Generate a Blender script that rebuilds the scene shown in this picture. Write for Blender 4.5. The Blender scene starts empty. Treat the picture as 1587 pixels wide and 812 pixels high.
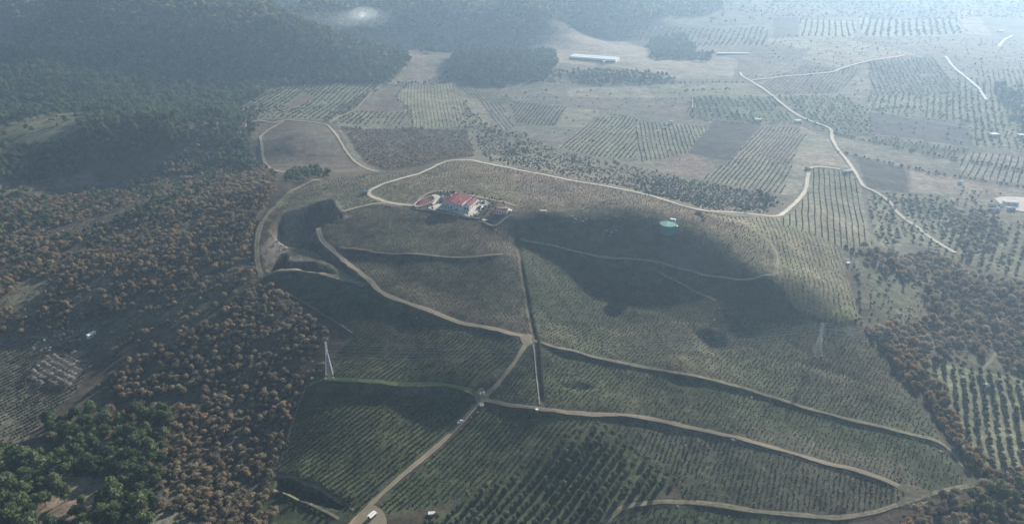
import bpy, bmesh, math, random, time
import numpy as np
T0 = time.time()
RNG = np.random.default_rng(7)
random.seed(7)
R = math.radians
SC = bpy.context.scene
C = SC.collection

# ------------------------------------------------------------------ camera
CAMZ = 315.0
PITCH = R(26.0)
FPX = 1150.0                      # focal length in pixels of a 1587 wide picture
cam_d = bpy.data.cameras.new('camera')
cam_d.sensor_width = 36.0
cam_d.lens = 36.0 * FPX / 1587.0
cam_d.clip_start = 1.0
cam_d.clip_end = 20000.0
cam = bpy.data.objects.new('camera', cam_d)
C.objects.link(cam)
cam.location = (0, 0, CAMZ)
cam.rotation_euler = (math.pi / 2 - PITCH, 0, 0)
SC.camera = cam

# ------------------------------------------------------------------ world, sun, exposure
SUN_EL = 19.0
SUN_AZ = 33.0                     # degrees to the right of the view direction
wd = bpy.data.worlds.new('World')
SC.world = wd
wd.use_nodes = True
nt = wd.node_tree
nt.nodes.clear()
sky = nt.nodes.new('ShaderNodeTexSky')
sky.sky_type = 'NISHITA'
sky.sun_disc = False
sky.sun_elevation = R(SUN_EL)
sky.sun_rotation = R(SUN_AZ)
sky.altitude = 300
bg = nt.nodes.new('ShaderNodeBackground')
bg.inputs['Strength'].default_value = 0.055
wo = nt.nodes.new('ShaderNodeOutputWorld')
nt.links.new(sky.outputs[0], bg.inputs[0])
nt.links.new(bg.outputs[0], wo.inputs[0])
sd = bpy.data.lights.new('sun', 'SUN')
sd.energy = 5.0
sd.angle = R(0.55)
sd.color = (1.0, 0.93, 0.82)
sun = bpy.data.objects.new('sun', sd)
C.objects.link(sun)
# light travels away from the sun
from mathutils import Vector
sv = Vector((math.sin(R(SUN_AZ)) * math.cos(R(SUN_EL)), math.cos(R(SUN_AZ)) * math.cos(R(SUN_EL)), math.sin(R(SUN_EL))))
sun.rotation_euler = sv.to_track_quat('Z', 'Y').to_euler()
sun.location = (0, 0, 600)
SC.view_settings.view_transform = 'Standard'
SC.view_settings.look = 'None'
SC.view_settings.exposure = 1.0
SC.view_settings.gamma = 1.0
SC.cycles.volume_bounces = 1
SC.cycles.max_bounces = 5
SC.cycles.diffuse_bounces = 2

HAZE_DENS = 0.000150
HAZE_G = 0.45

# ------------------------------------------------------------------ terrain
def ray(px, py):
    px = np.asarray(px, float); py = np.asarray(py, float)
    u = (px - 793.5) / FPX; v = (406.0 - py) / FPX
    d = np.stack([u, math.cos(PITCH) + v * math.sin(PITCH), -math.sin(PITCH) + v * math.cos(PITCH)], -1)
    return d / np.linalg.norm(d, axis=-1, keepdims=True)

def at_z(px, py, z):
    d = ray(px, py); t = (z - CAMZ) / d[..., 2]
    return d[..., 0] * t, d[..., 1] * t

CP = [  # picture column, row, height: the lie of the land read off the photograph
 (540,812,8),(700,812,6),(1000,812,4),(1250,800,0),(1420,772,0),(1500,750,-2),(1587,800,-6),(1587,700,-8),
 (0,812,6),(100,770,8),(200,700,5),(250,812,8),(60,690,-2),(0,640,-8),(60,560,-6),(0,520,-4),(130,500,2),(150,600,0),
 (200,500,10),(300,450,24),(350,600,10),(300,540,14),(420,500,24),(360,480,24),(400,420,33),(440,680,10),(430,600,15),(330,700,6),(420,780,5),
 (430,295,47),(360,330,36),(300,350,28),(220,390,22),(150,420,16),(60,460,9),(0,490,4),
 (390,278,24),(330,285,12),(250,300,3),(160,320,-1),(80,340,-3),(0,350,-4),(60,400,0),(0,430,-1),
 (300,250,5),(200,252,4),(100,262,5),(0,280,6),(350,236,7),(250,208,33),(150,213,34),(330,196,30),(280,182,33),
 (95,182,38),(40,200,36),(0,215,30),(140,188,38),(180,165,22),(60,165,15),(0,170,15),
 (200,150,10),(300,150,6),(400,138,1),(500,130,0),(590,122,0),(100,140,22),
 (250,75,54),(330,67,63),(400,66,63),(470,76,50),(540,93,24),(590,110,6),(170,85,44),(90,100,38),(0,120,34),
 (300,108,26),(400,105,23),(480,108,14),(200,115,24),
 (300,50,8),(420,50,4),(200,60,10),(100,75,22),(0,90,26),(500,65,2),
 (0,0,120),(100,0,130),(200,0,130),(300,0,120),(400,0,105),(500,0,85),(600,0,62),(700,0,70),(820,0,85),(930,0,70),(1000,5,45),
 (0,35,75),(150,30,70),(300,28,55),(450,28,35),(560,30,16),(700,25,22),(820,30,28),(920,35,15),(600,55,3),(650,80,0),
 (1050,0,40),(1120,0,30),(1200,0,14),(1300,0,6),(1450,0,0),(1587,0,0),(1100,30,4),(1000,45,2),
 (780,84,22),(730,95,14),(830,90,12),(780,110,12),(780,135,0),(690,110,1),(700,140,0),(860,120,0),(880,85,0),(780,65,0),
 (650,150,0),(700,190,0),(900,180,0),(1100,150,0),(1250,110,0),(1400,150,-2),(1500,100,-2),(1300,60,0),(1000,110,0),(1150,70,0),
 (820,200,1),(1000,200,1),(1130,220,2),(1200,190,0),(1587,200,-4),(1587,300,-6),(1480,280,-5),(1400,330,-5),(1450,250,-4),
 (1390,380,-2),(1500,400,-8),(1587,450,-12),(1450,470,-4),(1380,450,6),(1350,500,8),(1420,540,2),(1500,520,-6),(1587,560,-10),(1500,610,-4),(1440,600,1),(1530,680,-6),(1400,640,3),(1470,690,0),
 (705,250,46),(640,272,51),(850,276,47),(1000,303,46),(1090,329,42),(1200,337,34),(1252,270,8),(1320,267,3),(1280,330,18),(1340,375,13),(1310,395,20),
 (750,228,14),(900,253,12),(1050,287,14),(1150,315,20),(1100,265,6),(650,238,16),(600,262,30),(560,268,40),(500,274,46),(530,240,20),
 (445,225,20),(470,205,24),(500,215,20),(470,250,16),(400,210,12),(390,170,8),(430,180,16),(510,185,10),(410,268,20),(450,272,32),(560,210,6),
 (600,312,55),(700,302,60),(720,320,60),(785,332,59),(660,320,58),(850,302,57),(900,330,60),(1000,338,61),(1040,348,59),(1100,362,56),(1150,375,50.5),(1190,395,45),(1210,370,42),(1250,410,33),(1290,440,26),(1320,490,17),(860,335,61),
 (1190,428,42.5),(1150,428,40),(1100,424,37.5),(1000,405,38),(900,384,41.5),(840,376,45.5),(810,370,49),(812,345,58),
 (860,430,34.5),(1000,455,27.5),(1100,480,26.5),(1180,470,30.5),(1240,490,21.5),(1200,545,14),(1280,540,11),(900,520,27.5),(1050,560,20),(825,525,34),(830,635,22),(1000,650,14),(1100,600,15),(1200,640,8),(1300,700,3),(1350,610,6),(1150,690,8),(1200,750,4),
 (700,500,36),(600,460,41),(600,395,50),(700,397,50),(800,397,49),(700,345,57),(620,340,55),(540,345,51),(510,368,46),(700,440,44),
 (520,420,37),(470,420,34),(430,425,33),(402,405,34),(400,350,41),(420,330,43),(470,288,49),(545,300,52),
 (500,590,19.5),(740,612,21),(620,600,20),(600,645,17),(500,645,16),(700,650,16),(650,700,12.5),(560,540,29.5),(480,500,25),(440,445,30),(700,560,30),(600,700,14),(700,740,10),(480,700,11),(550,780,8),(850,720,11),(880,780,6),(1050,760,6),
]
cp = np.array(CP, float)
cx, cy = at_z(cp[:, 0], cp[:, 1], cp[:, 2])
extra = np.array([(-1500,3300,260),(-700,3500,240),(0,3500,220),(700,3600,160),(1500,3800,60),(2600,3600,30),
 (-2600,2200,220),(-2400,1200,90),(-1600,600,20),(-900,200,0),(-500,50,10),(0,60,5),(500,60,0),(900,200,-10),(1600,700,-14),(2600,1500,-8),
 (-2000,-1500,20),(0,-1800,0),(2000,-1500,-10),(-4300,0,60),(4300,0,0),(0,4400,200),(-3200,3200,240),(3200,3200,30),(0,-4300,0),(-1300,2700,190),(1100,2900,40),(0,2800,130),(-420,180,12),(420,180,-2),(0,190,4)], float)
qx = np.concatenate([cx, extra[:, 0]]) / 1000; qy = np.concatenate([cy, extra[:, 1]]) / 1000
qz = np.concatenate([cp[:, 2], extra[:, 2]])
def tps_k(r2):
    return 0.5 * r2 * np.log(np.maximum(r2, 1e-12))
N = len(qx)
K = tps_k((qx[:, None] - qx[None]) ** 2 + (qy[:, None] - qy[None]) ** 2)
# gentle smoothing near, a little more far away
lam = 2.5e-6 * np.clip(np.hypot(qx, qy) / 0.5, 0.6, 6) ** 2
K[np.arange(N), np.arange(N)] += lam
Pm = np.stack([np.ones(N), qx, qy], 1)
A = np.zeros((N + 3, N + 3)); A[:N, :N] = K; A[:N, N:] = Pm; A[N:, :N] = Pm.T
sol = np.linalg.solve(A, np.concatenate([qz, [0, 0, 0]]))
def tps(x, y):
    x = np.asarray(x, float).ravel() / 1000; y = np.asarray(y, float).ravel() / 1000
    out = np.empty(len(x))
    for i in range(0, len(x), 20000):
        a, b = x[i:i + 20000], y[i:i + 20000]
        k = tps_k((a[:, None] - qx[None]) ** 2 + (b[:, None] - qy[None]) ** 2)
        out[i:i + 20000] = k @ sol[:N] + sol[N] + sol[N + 1] * a + sol[N + 2] * b
    return out
class Grid:
    def __init__(s, x0, x1, y0, y1, st):
        s.x0, s.y0, s.st = x0, y0, st
        xs = np.arange(x0, x1 + st, st); ys = np.arange(y0, y1 + st, st)
        X, Y = np.meshgrid(xs, ys)
        s.z = np.clip(tps(X, Y).reshape(X.shape), -30, 280)
        s.nx, s.ny = len(xs), len(ys)
    def __call__(s, x, y):
        fx = np.clip((x - s.x0) / s.st, 1, s.nx - 3.001); fy = np.clip((y - s.y0) / s.st, 1, s.ny - 3.001)
        ix = fx.astype(int); iy = fy.astype(int); tx = fx - ix; ty = fy - iy
        def w(t): return (-.5*t+t*t-.5*t**3, 1-2.5*t*t+1.5*t**3, .5*t+2*t*t-1.5*t**3, -.5*t*t+.5*t**3)
        wx, wy = w(tx), w(ty); r = 0
        for j in range(4):
            for i in range(4):
                r = r + wx[i] * wy[j] * s.z[iy + j - 1, ix + i - 1]
        return r
GF = Grid(-1100, 1500, 150, 1900, 9.0)
GC = Grid(-5200, 5200, -5200, 5200, 65.0)
def base_h(x, y):
    x = np.asarray(x, float); y = np.asarray(y, float)
    m = np.minimum(np.minimum(x + 1060, 1460 - x), np.minimum(y - 190, 1860 - y)) / 120
    m = np.clip(m, 0, 1); m = m * m * (3 - 2 * m)
    return GC(x, y) * (1 - m) + GF(x, y) * m

def hashn(ix, iy, s):
    h = (ix.astype(np.int64) * 374761393 + iy.astype(np.int64) * 668265263 + s * 1442695041) & 0x7fffffff
    h = ((h ^ (h >> 13)) * 1274126177) & 0x7fffffff
    return ((h ^ (h >> 16)) & 0xffffff) / float(0xffffff)
def vnoise(x, y, s=0):
    ix = np.floor(x); iy = np.floor(y); fx = x - ix; fy = y - iy
    fx = fx * fx * (3 - 2 * fx); fy = fy * fy * (3 - 2 * fy)
    a = hashn(ix, iy, s); b = hashn(ix + 1, iy, s); c = hashn(ix, iy + 1, s); d = hashn(ix + 1, iy + 1, s)
    return (a * (1 - fx) + b * fx) * (1 - fy) + (c * (1 - fx) + d * fx) * fy
def fbm(x, y, s=0, o=4):
    r = 0; a = 0.5; t = 0
    for i in range(o):
        r = r + a * vnoise(x * 2 ** i, y * 2 ** i, s + i * 17); t += a; a *= 0.5
    return r / t

def march(px, py, hf):
    px = np.atleast_1d(np.asarray(px, float)); py = np.atleast_1d(np.asarray(py, float))
    d = ray(px, py)
    ts = 230 * 1.006 ** np.arange(620)
    t_hit = np.full(len(px), ts[-1]); done = np.zeros(len(px), bool)
    X = d[:, 0:1] * ts[None]; Y = d[:, 1:2] * ts[None]; Z = CAMZ + d[:, 2:3] * ts[None]
    below = Z < hf(X.ravel(), Y.ravel()).reshape(X.shape)
    i = np.argmax(below, 1); ok = below.any(1)
    hi = np.where(ok, ts[i], ts[-1]); lo = np.where(ok, ts[np.maximum(i - 1, 0)], ts[-1])
    for _ in range(12):
        mid = 0.5 * (lo + hi)
        b = CAMZ + d[:, 2] * mid < hf(d[:, 0] * mid, d[:, 1] * mid)
        hi = np.where(b, mid, hi); lo = np.where(b, lo, mid)
    return np.stack([d[:, 0] * hi, d[:, 1] * hi], 1)
def to_world0(pts):
    p = np.array(pts, float); return march(p[:, 0], p[:, 1], base_h)
def smooth_poly(p, st):
    """Catmull-Rom resampling of a world polyline"""
    p = np.asarray(p, float)
    q = np.vstack([2 * p[0] - p[1], p, 2 * p[-1] - p[-2]]); out = []
    for i in range(1, len(q) - 2):
        n = max(1, int(np.linalg.norm(q[i + 1] - q[i]) / st))
        for k in range(n):
            t = k / n
            out.append(0.5 * ((2 * q[i]) + (-q[i-1] + q[i+1]) * t + (2*q[i-1] - 5*q[i] + 4*q[i+1] - q[i+2]) * t*t + (-q[i-1] + 3*q[i] - 3*q[i+1] + q[i+2]) * t**3))
    out.append(p[-1]); return np.array(out)
def line_dist(x, y, poly, rmax):
    """distance to polyline, side (+ towards the camera), parameter 0..1; inf outside rmax"""
    d = np.full(x.shape, 1e9); side = np.ones(x.shape); par = np.zeros(x.shape)
    m = (x > poly[:, 0].min() - rmax) & (x < poly[:, 0].max() + rmax) & (y > poly[:, 1].min() - rmax) & (y < poly[:, 1].max() + rmax)
    if not m.any(): return d, side, par
    X = x[m]; Y = y[m]; D = np.full(X.shape, 1e9); S = np.ones(X.shape); PR = np.zeros(X.shape); n = len(poly) - 1
    for i in range(n):
        a, b = poly[i], poly[i + 1]; v = b - a; L = v @ v
        t = np.clip(((X - a[0]) * v[0] + (Y - a[1]) * v[1]) / L, 0, 1)
        ex = X - a[0] - t * v[0]; ey = Y - a[1] - t * v[1]; dd = np.hypot(ex, ey)
        k = dd < D; D[k] = dd[k]; PR[k] = (i + t[k]) / n
        nx, ny = -v[1], v[0]
        if ny > 0: nx, ny = -nx, -ny
        S[k] = np.sign(ex[k] * nx + ey[k] * ny + 1e-9)
    d[m] = D; side[m] = S; par[m] = PR
    return d, side, par
def sstep(t):
    t = np.clip(t, 0, 1); return t * t * (3 - 2 * t)
def in_poly(x, y, poly):
    res = np.zeros(x.shape, bool)
    m = (x > poly[:, 0].min()) & (x < poly[:, 0].max()) & (y > poly[:, 1].min()) & (y < poly[:, 1].max())
    if not m.any(): return res
    X = x[m]; Y = y[m]; r = np.zeros(X.shape, bool)
    for i in range(len(poly)):
        a, b = poly[i], poly[i - 1]
        if a[1] == b[1]: continue
        c = ((a[1] > Y) != (b[1] > Y)) & (X < (b[0] - a[0]) * (Y - a[1]) / (b[1] - a[1]) + a[0])
        r ^= c
    res[m] = r; return res

ROADS = {  # name: (points read off the photograph, width in m, material, bank height towards the camera)
 'crossing_track': ([(525,830),(545,812),(575,782),(640,722),(690,680),(745,622),(775,592),(800,558),(820,528)], 3.5, 'dirt', 0),
 'hill_road': ([(822,525),(780,517),(730,505),(680,492),(640,478),(600,461),(575,446),(555,428),(535,410),(515,390),(500,375),(493,362),(497,350),(515,337),(540,328),(570,320),(600,315)], 4.3, 'dirt', 2.8),
 'ridge_road': ([(643,318),(626,318),(600,314),(580,307),(571,300),(576,295),(590,289),(613,282),(640,273),(665,263),(690,252),(705,249),(730,250),(760,256),(800,265),(850,274),(900,283),(950,291),(1000,301),(1030,310),(1060,320),(1085,327),(1130,328),(1180,334),(1203,336),(1220,325),(1235,312),(1248,295),(1252,275),(1258,260),(1285,262),(1318,266)], 5.0, 'pale', 0),
 'winery_drive': ([(643,318),(650,311),(658,303),(668,299),(680,297.5),(700,299),(733,304),(766,309),(800,319)], 4.0, 'dirt', 0),
 'valley_road': ([(1480,392),(1440,366),(1420,350),(1395,333),(1380,315),(1360,300),(1340,290),(1330,275),(1322,262),(1310,245),(1297,230),(1290,215),(1287,200),(1265,192),(1240,182),(1215,165),(1200,152),(1180,137),(1165,126),(1150,118),(1148,112)], 5.5, 'pale', 0),
 'valley_lane': ([(1165,124),(1200,121),(1240,117),(1290,112),(1300,108),(1330,100),(1370,93),(1405,87)], 6.0, 'pale', 0),
 'far_lane': ([(1465,90),(1475,102),(1495,120),(1515,137),(1530,157)], 5.0, 'white', 0),
 'far_branch': ([(1548,72),(1556,62),(1570,55)], 6.0, 'white', 0),
 'upper_bench_track': ([(822,525),(860,540),(900,550),(950,561),(1000,570),(1050,583),(1100,593),(1150,605),(1200,620),(1250,635),(1300,648),(1350,660),(1400,672),(1440,682),(1462,690),(1480,706),(1500,730)], 2.8, 'mix', 1.6),
 'lower_bench_track': ([(745,618),(780,630),(830,637),(880,642),(940,645),(1000,650),(1050,660),(1100,668),(1150,683),(1200,696),(1250,711),(1300,725),(1340,735),(1380,750),(1410,763),(1425,770)], 3.4, 'dirt', 1.3),
 'bottom_track': ([(935,812),(950,800),(970,788),(1000,780),(1050,779),(1100,780),(1150,790),(1200,797),(1270,803),(1320,803),(1370,790),(1400,780),(1425,770),(1440,767),(1470,757),(1500,752)], 3.4, 'mix', 0.8),
 'quarry_road': ([(405,428),(433,425),(466,425),(506,432),(540,441),(566,451),(591,457)], 4.6, 'mix', 5.0),
 'rim_track': ([(405,428),(400,410),(399,380),(403,355),(415,337),(433,318),(448,303),(462,294),(485,285),(513,277)], 5.0, 'mix', 1.5),
 'terrace_path': ([(527,386),(560,391),(600,394),(640,396),(680,398),(720,400),(760,398),(800,396)], 2.0, 'mix', 1.6),
 'shoulder_path': ([(807,371),(840,381),(880,390),(920,398),(950,403),(1000,408),(1040,415),(1080,424),(1120,430),(1160,433),(1185,431),(1198,425)], 2.4, 'stony', 1.5),
 'shoulder_branch': ([(1005,416),(1035,430),(1070,448),(1110,465)], 2.2, 'faint', 0.8),
 'crest_track': ([(1085,331),(1130,340),(1160,352),(1185,368),(1202,388),(1206,408),(1198,425)], 3.0, 'mix', 0),
 'green_bench': ([(478,596),(520,597),(560,599),(600,601),(660,604),(700,606),(735,613),(745,620)], 3.4, 'green', 4.0),
 'knoll_ring': ([(372,210),(385,190),(400,186),(423,190),(443,186),(466,188),(486,190),(506,194),(520,208),(533,229),(546,246),(563,260),(590,268)], 4.0, 'dirt', 0),
 'knoll_side': ([(440,188),(420,199),(405,212),(407,230),(410,250),(427,264),(446,269)], 4.0, 'dirt', 0),
 'valley_track': ([(511,191),(526,181),(550,170),(566,155),(583,137),(596,127)], 4.0, 'mix', 0),
 'terrace_edge': ([(430,733),(480,752),(515,770),(548,790)], 2.0, 'faint', 1.4),
 'terrace_edge_low': ([(424,758),(470,776),(525,803)], 2.0, 'faint', 1.0),
 'orchard_path': ([(45,522),(62,521),(76,525),(92,534)], 2.5, 'mix', 0),
 'gully_path': ([(1520,575),(1535,560),(1545,545)], 3.0, 'faint', 0),
}
ROADW = {k: smooth_poly(to_world0(v[0]), 9.0) for k, v in ROADS.items()}
DITCH = smooth_poly(to_world0([(797,342),(803,375),(808,410),(815,450),(822,490),(830,527),(833,560),(837,600),(840,634)]), 8.0)
HALF_PITS = [  # polygon (photograph), depth, edge width
 ([(416,360),(424,345),(435,335),(450,329),(463,325),(482,318),(501,312),(517,311),(521,322),(532,337),(513,347),(489,360),(472,374),(457,384),(442,381),(430,374)], 21, 9),
 ([(411,418),(424,404),(441,390),(446,396),(447,410),(466,411),(486,411),(508,421),(526,434),(500,431),(460,425),(419,425)], 11, 5),
 ([(485,372),(492,378),(510,396),(532,416),(556,434),(578,449),(566,449),(540,432),(515,414),(494,396),(478,384)], 5, 4),
 ([(1066,508),(1095,502),(1125,515),(1140,540),(1118,556),(1085,548),(1068,528)], 4.0, 15),
 ([(868,592),(900,588),(930,596),(925,606),(895,610),(868,604)], 2.2, 7),
 ([(1230,552),(1290,560),(1360,590),(1400,618),(1370,615),(1300,590),(1235,570)], 1.3, 16),
 ([(425,727),(470,742),(520,765),(548,785),(520,792),(470,780),(425,762)], 3, 5),
]
PITW = [(to_world0(p), d, w) for p, d, w in HALF_PITS]
def H(x, y):
    x = np.asarray(x, float); y = np.asarray(y, float); sh = x.shape
    x = x.ravel(); y = y.ravel()
    z = base_h(x, y)
    r = np.hypot(x, y)
    z = z + (fbm(x / 60, y / 60, 3) - .5) * 3.8 + (fbm(x / 240 + 9, y / 240, 5, 3) - .5) * 5 * np.clip(r / 900, 0, 2)
    z = z + (fbm(x / 11, y / 11, 8, 2) - .5) * 0.5
    for k, (pts, w, m, h) in ROADS.items():
        if h <= 0: continue
        d, s, p = line_dist(x, y, ROADW[k], 32)
        tp = sstep(np.minimum(p, 1 - p) / 0.12)
        mod = 0.2 + 1.35 * vnoise(p * 11 + w, p * 0, 4) if k not in ('green_bench', 'quarry_road') else 1.0
        f = np.where(s > 0, 1 - sstep((d - w * 0.62) / (1.15 * h)), 1 - sstep((d - w * 0.5) / 28))
        z = z + np.where(d < 32, f * h * tp * mod, 0)
    d, s, p = line_dist(x, y, DITCH, 12)
    z = z - 1.8 * (1 - sstep((d - 0.5) / 1.5)) * (d < 12) * sstep(np.minimum(p, 1 - p) / 0.05)
    for poly, dep, wid in PITW:
        ins = in_poly(x, y, poly)
        if ins.any():
            cl = np.vstack([poly, poly[:1]])
            dd, _, _ = line_dist(x[ins], y[ins], cl, 300)
            z[ins] -= dep * sstep(dd / wid)
    return z.reshape(sh)
def W(pts):
    """photograph pixels -> points (x, y) on the finished ground"""
    p = np.array(pts, float).reshape(-1, 2); return march(p[:, 0], p[:, 1], H)
def W3(px, py):
    w = W([(px, py)])[0]; return Vector((w[0], w[1], float(H(np.array([w[0]]), np.array([w[1]]))[0])))
def project(x, y, z):
    dx, dy, dz = x, y, z - CAMZ
    f = dy * math.cos(PITCH) - dz * math.sin(PITCH); u = dy * math.sin(PITCH) + dz * math.cos(PITCH)
    return 793.5 + FPX * dx / f, 406 - FPX * u / f, f

# ------------------------------------------------------------------ material helpers
def mat(name, col=(.5, .5, .5), rough=.9, metal=0.0, spec=None):
    m = bpy.data.materials.new(name); m.use_nodes = True
    b = m.node_tree.nodes['Principled BSDF']
    b.inputs['Base Color'].default_value = (*col, 1); b.inputs['Roughness'].default_value = rough
    b.inputs['Metallic'].default_value = metal
    b.inputs['Specular IOR Level'].default_value = 0.25 if spec is None else spec
    return m
def noisy(name, c1, c2, scale, rough=.95, rnd=False, detail=6, third=None, spec=0.1, bump=0.0):
    m = mat(name, c1, rough, spec=spec); t = m.node_tree; b = t.nodes['Principled BSDF']
    g = t.nodes.new('ShaderNodeNewGeometry'); n = t.nodes.new('ShaderNodeTexNoise')
    n.inputs['Scale'].default_value = scale; n.inputs['Detail'].default_value = detail
    n.inputs['Roughness'].default_value = 0.65
    t.links.new(g.outputs['Position'], n.inputs['Vector'])
    rp = t.nodes.new('ShaderNodeValToRGB'); e = rp.color_ramp.elements
    e[0].position = .33; e[1].position = .67; e[0].color = (*c1, 1); e[1].color = (*c2, 1)
    fac = n.outputs['Fac']
    if third:
        x = e.new(.5); x.color = (*third, 1)
    if rnd:
        oi = t.nodes.new('ShaderNodeObjectInfo'); ad = t.nodes.new('ShaderNodeMath'); ad.operation = 'MULTIPLY_ADD'
        ad.inputs[1].default_value = rnd; t.links.new(oi.outputs['Random'], ad.inputs[0])
        s2 = t.nodes.new('ShaderNodeMath'); s2.operation = 'SUBTRACT'; s2.inputs[1].default_value = rnd / 2
        t.links.new(fac, s2.inputs[0]); t.links.new(s2.outputs[0], ad.inputs[2]); fac = ad.outputs[0]
    t.links.new(fac, rp.inputs['Fac']); t.links.new(rp.outputs['Color'], b.inputs['Base Color'])
    if bump:
        bp = t.nodes.new('ShaderNodeBump'); bp.inputs['Distance'].default_value = bump; bp.inputs['Strength'].default_value = 1
        t.links.new(n.outputs['Fac'], bp.inputs['Height']); t.links.new(bp.outputs[0], b.inputs['Normal'])
    return m
def leafy(name, c1, c2, third=None, scale=0.02, rnd=1.1, trans=0.35):
    """foliage: colour wanders over the wood and from tree to tree; thin leaves let some light through"""
    m = noisy(name, c1, c2, scale, rough=.8, rnd=rnd, detail=3, third=third, spec=.15)
    t = m.node_tree; b = t.nodes['Principled BSDF']; o = t.nodes['Material Output']
    tr = t.nodes.new('ShaderNodeBsdfTranslucent'); mx = t.nodes.new('ShaderNodeMixShader'); mx.inputs[0].default_value = trans
    src = b.inputs['Base Color'].links[0].from_socket
    t.links.new(src, tr.inputs[0]); t.links.new(b.outputs[0], mx.inputs[1]); t.links.new(tr.outputs[0], mx.inputs[2])
    t.links.new(mx.outputs[0], o.inputs['Surface']); return m

class MB:
    def __init__(s): s.v = []; s.f = []; s.m = []
    def add(s, vs, fs, mi=0):
        k = len(s.v); s.v += [tuple(map(float, v)) for v in vs]; s.f += [tuple(k + i for i in f) for f in fs]; s.m += [mi] * len(fs)
    def box(s, c, d, rz=0, mi=0, taper=1.0):
        """c = centre of the base, d = full size"""
        hx, hy, hz = d[0] / 2, d[1] / 2, d[2]; vs = []
        for z, k in ((0, 1), (hz, taper)):
            for a, b in ((-1, -1), (1, -1), (1, 1), (-1, 1)):
                x, y = a * hx * k, b * hy * k
                vs.append((c[0] + x * math.cos(rz) - y * math.sin(rz), c[1] + x * math.sin(rz) + y * math.cos(rz), c[2] + z))
        s.add(vs, [(3, 2, 1, 0), (4, 5, 6, 7), (0, 1, 5, 4), (1, 2, 6, 5), (2, 3, 7, 6), (3, 0, 4, 7)], mi)
    def bar(s, a, b, r, n=4, r2=None, mi=0):
        a = Vector(a); b = Vector(b); d = (b - a)
        if d.length < 1e-6: return
        q = d.to_track_quat('Z', 'Y'); r2 = r if r2 is None else r2
        vs = [a + q @ Vector((r * math.cos(2*math.pi*(i+.5)/n), r * math.sin(2*math.pi*(i+.5)/n), 0)) for i in range(n)]
        vs += [b + q @ Vector((r2 * math.cos(2*math.pi*(i+.5)/n), r2 * math.sin(2*math.pi*(i+.5)/n), 0)) for i in range(n)]
        s.add(vs, [(i, (i + 1) % n, n + (i + 1) % n, n + i) for i in range(n)] + [tuple(range(n))[::-1], tuple(range(n, 2 * n))], mi)
    def lathe(s, prof, n=24, c=(0, 0, 0), mi=0, cap=True, sx=1, sy=1):
        vs = [(c[0] + r * sx * math.cos(2*math.pi*i/n), c[1] + r * sy * math.sin(2*math.pi*i/n), c[2] + z) for r, z in prof for i in range(n)]
        fs = [(j*n+i, j*n+(i+1) % n, (j+1)*n+(i+1) % n, (j+1)*n+i) for j in range(len(prof)-1) for i in range(n)]
        if cap: fs += [tuple(range(n))[::-1], tuple(range((len(prof)-1)*n, len(prof)*n))]
        s.add(vs, fs, mi)
    def mesh(s, name, mats):
        me = bpy.data.meshes.new(name); me.from_pydata(s.v, [], s.f)
        for m in (mats if isinstance(mats, (list, tuple)) else [mats]): me.materials.append(m)
        me.polygons.foreach_set('material_index', s.m); me.update(); return me
    def build(s, name, mats, parent=None, smooth=False):
        o = bpy.data.objects.new(name, s.mesh(name, mats)); C.objects.link(o)
        if parent: o.parent = parent
        if smooth: o.data.polygons.foreach_set('use_smooth', [True] * len(o.data.polygons))
        return o
def tag(o, label=None, cat=None, group=None, kind=None):
    if label: o['label'] = label
    if cat: o['category'] = cat
    if group: o['group'] = group
    if kind: o['kind'] = kind
    return o
def thing(name, loc, label, cat, rz=0, group=None):
    o = bpy.data.objects.new(name, None); C.objects.link(o); o.location = loc; o.rotation_euler = (0, 0, rz)
    o.empty_display_size = .5
    return tag(o, label, cat, group)
def copy_tree(o, parent=None):
    c = o.copy(); C.objects.link(c); c.parent = parent
    for ch in [q for q in KIDS.get(o.name, [])]: copy_tree(ch, c)
    return c
KIDS = {}
def remember(o):
    KIDS[o.name] = list(o.children)
    for ch in o.children: remember(ch)
TAN=(.17,.145,.108); PALE=(.20,.175,.135); BRN=(.115,.088,.070); FLOOR=(.074,.067,.052); GREY=(.118,.112,.09)
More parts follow.
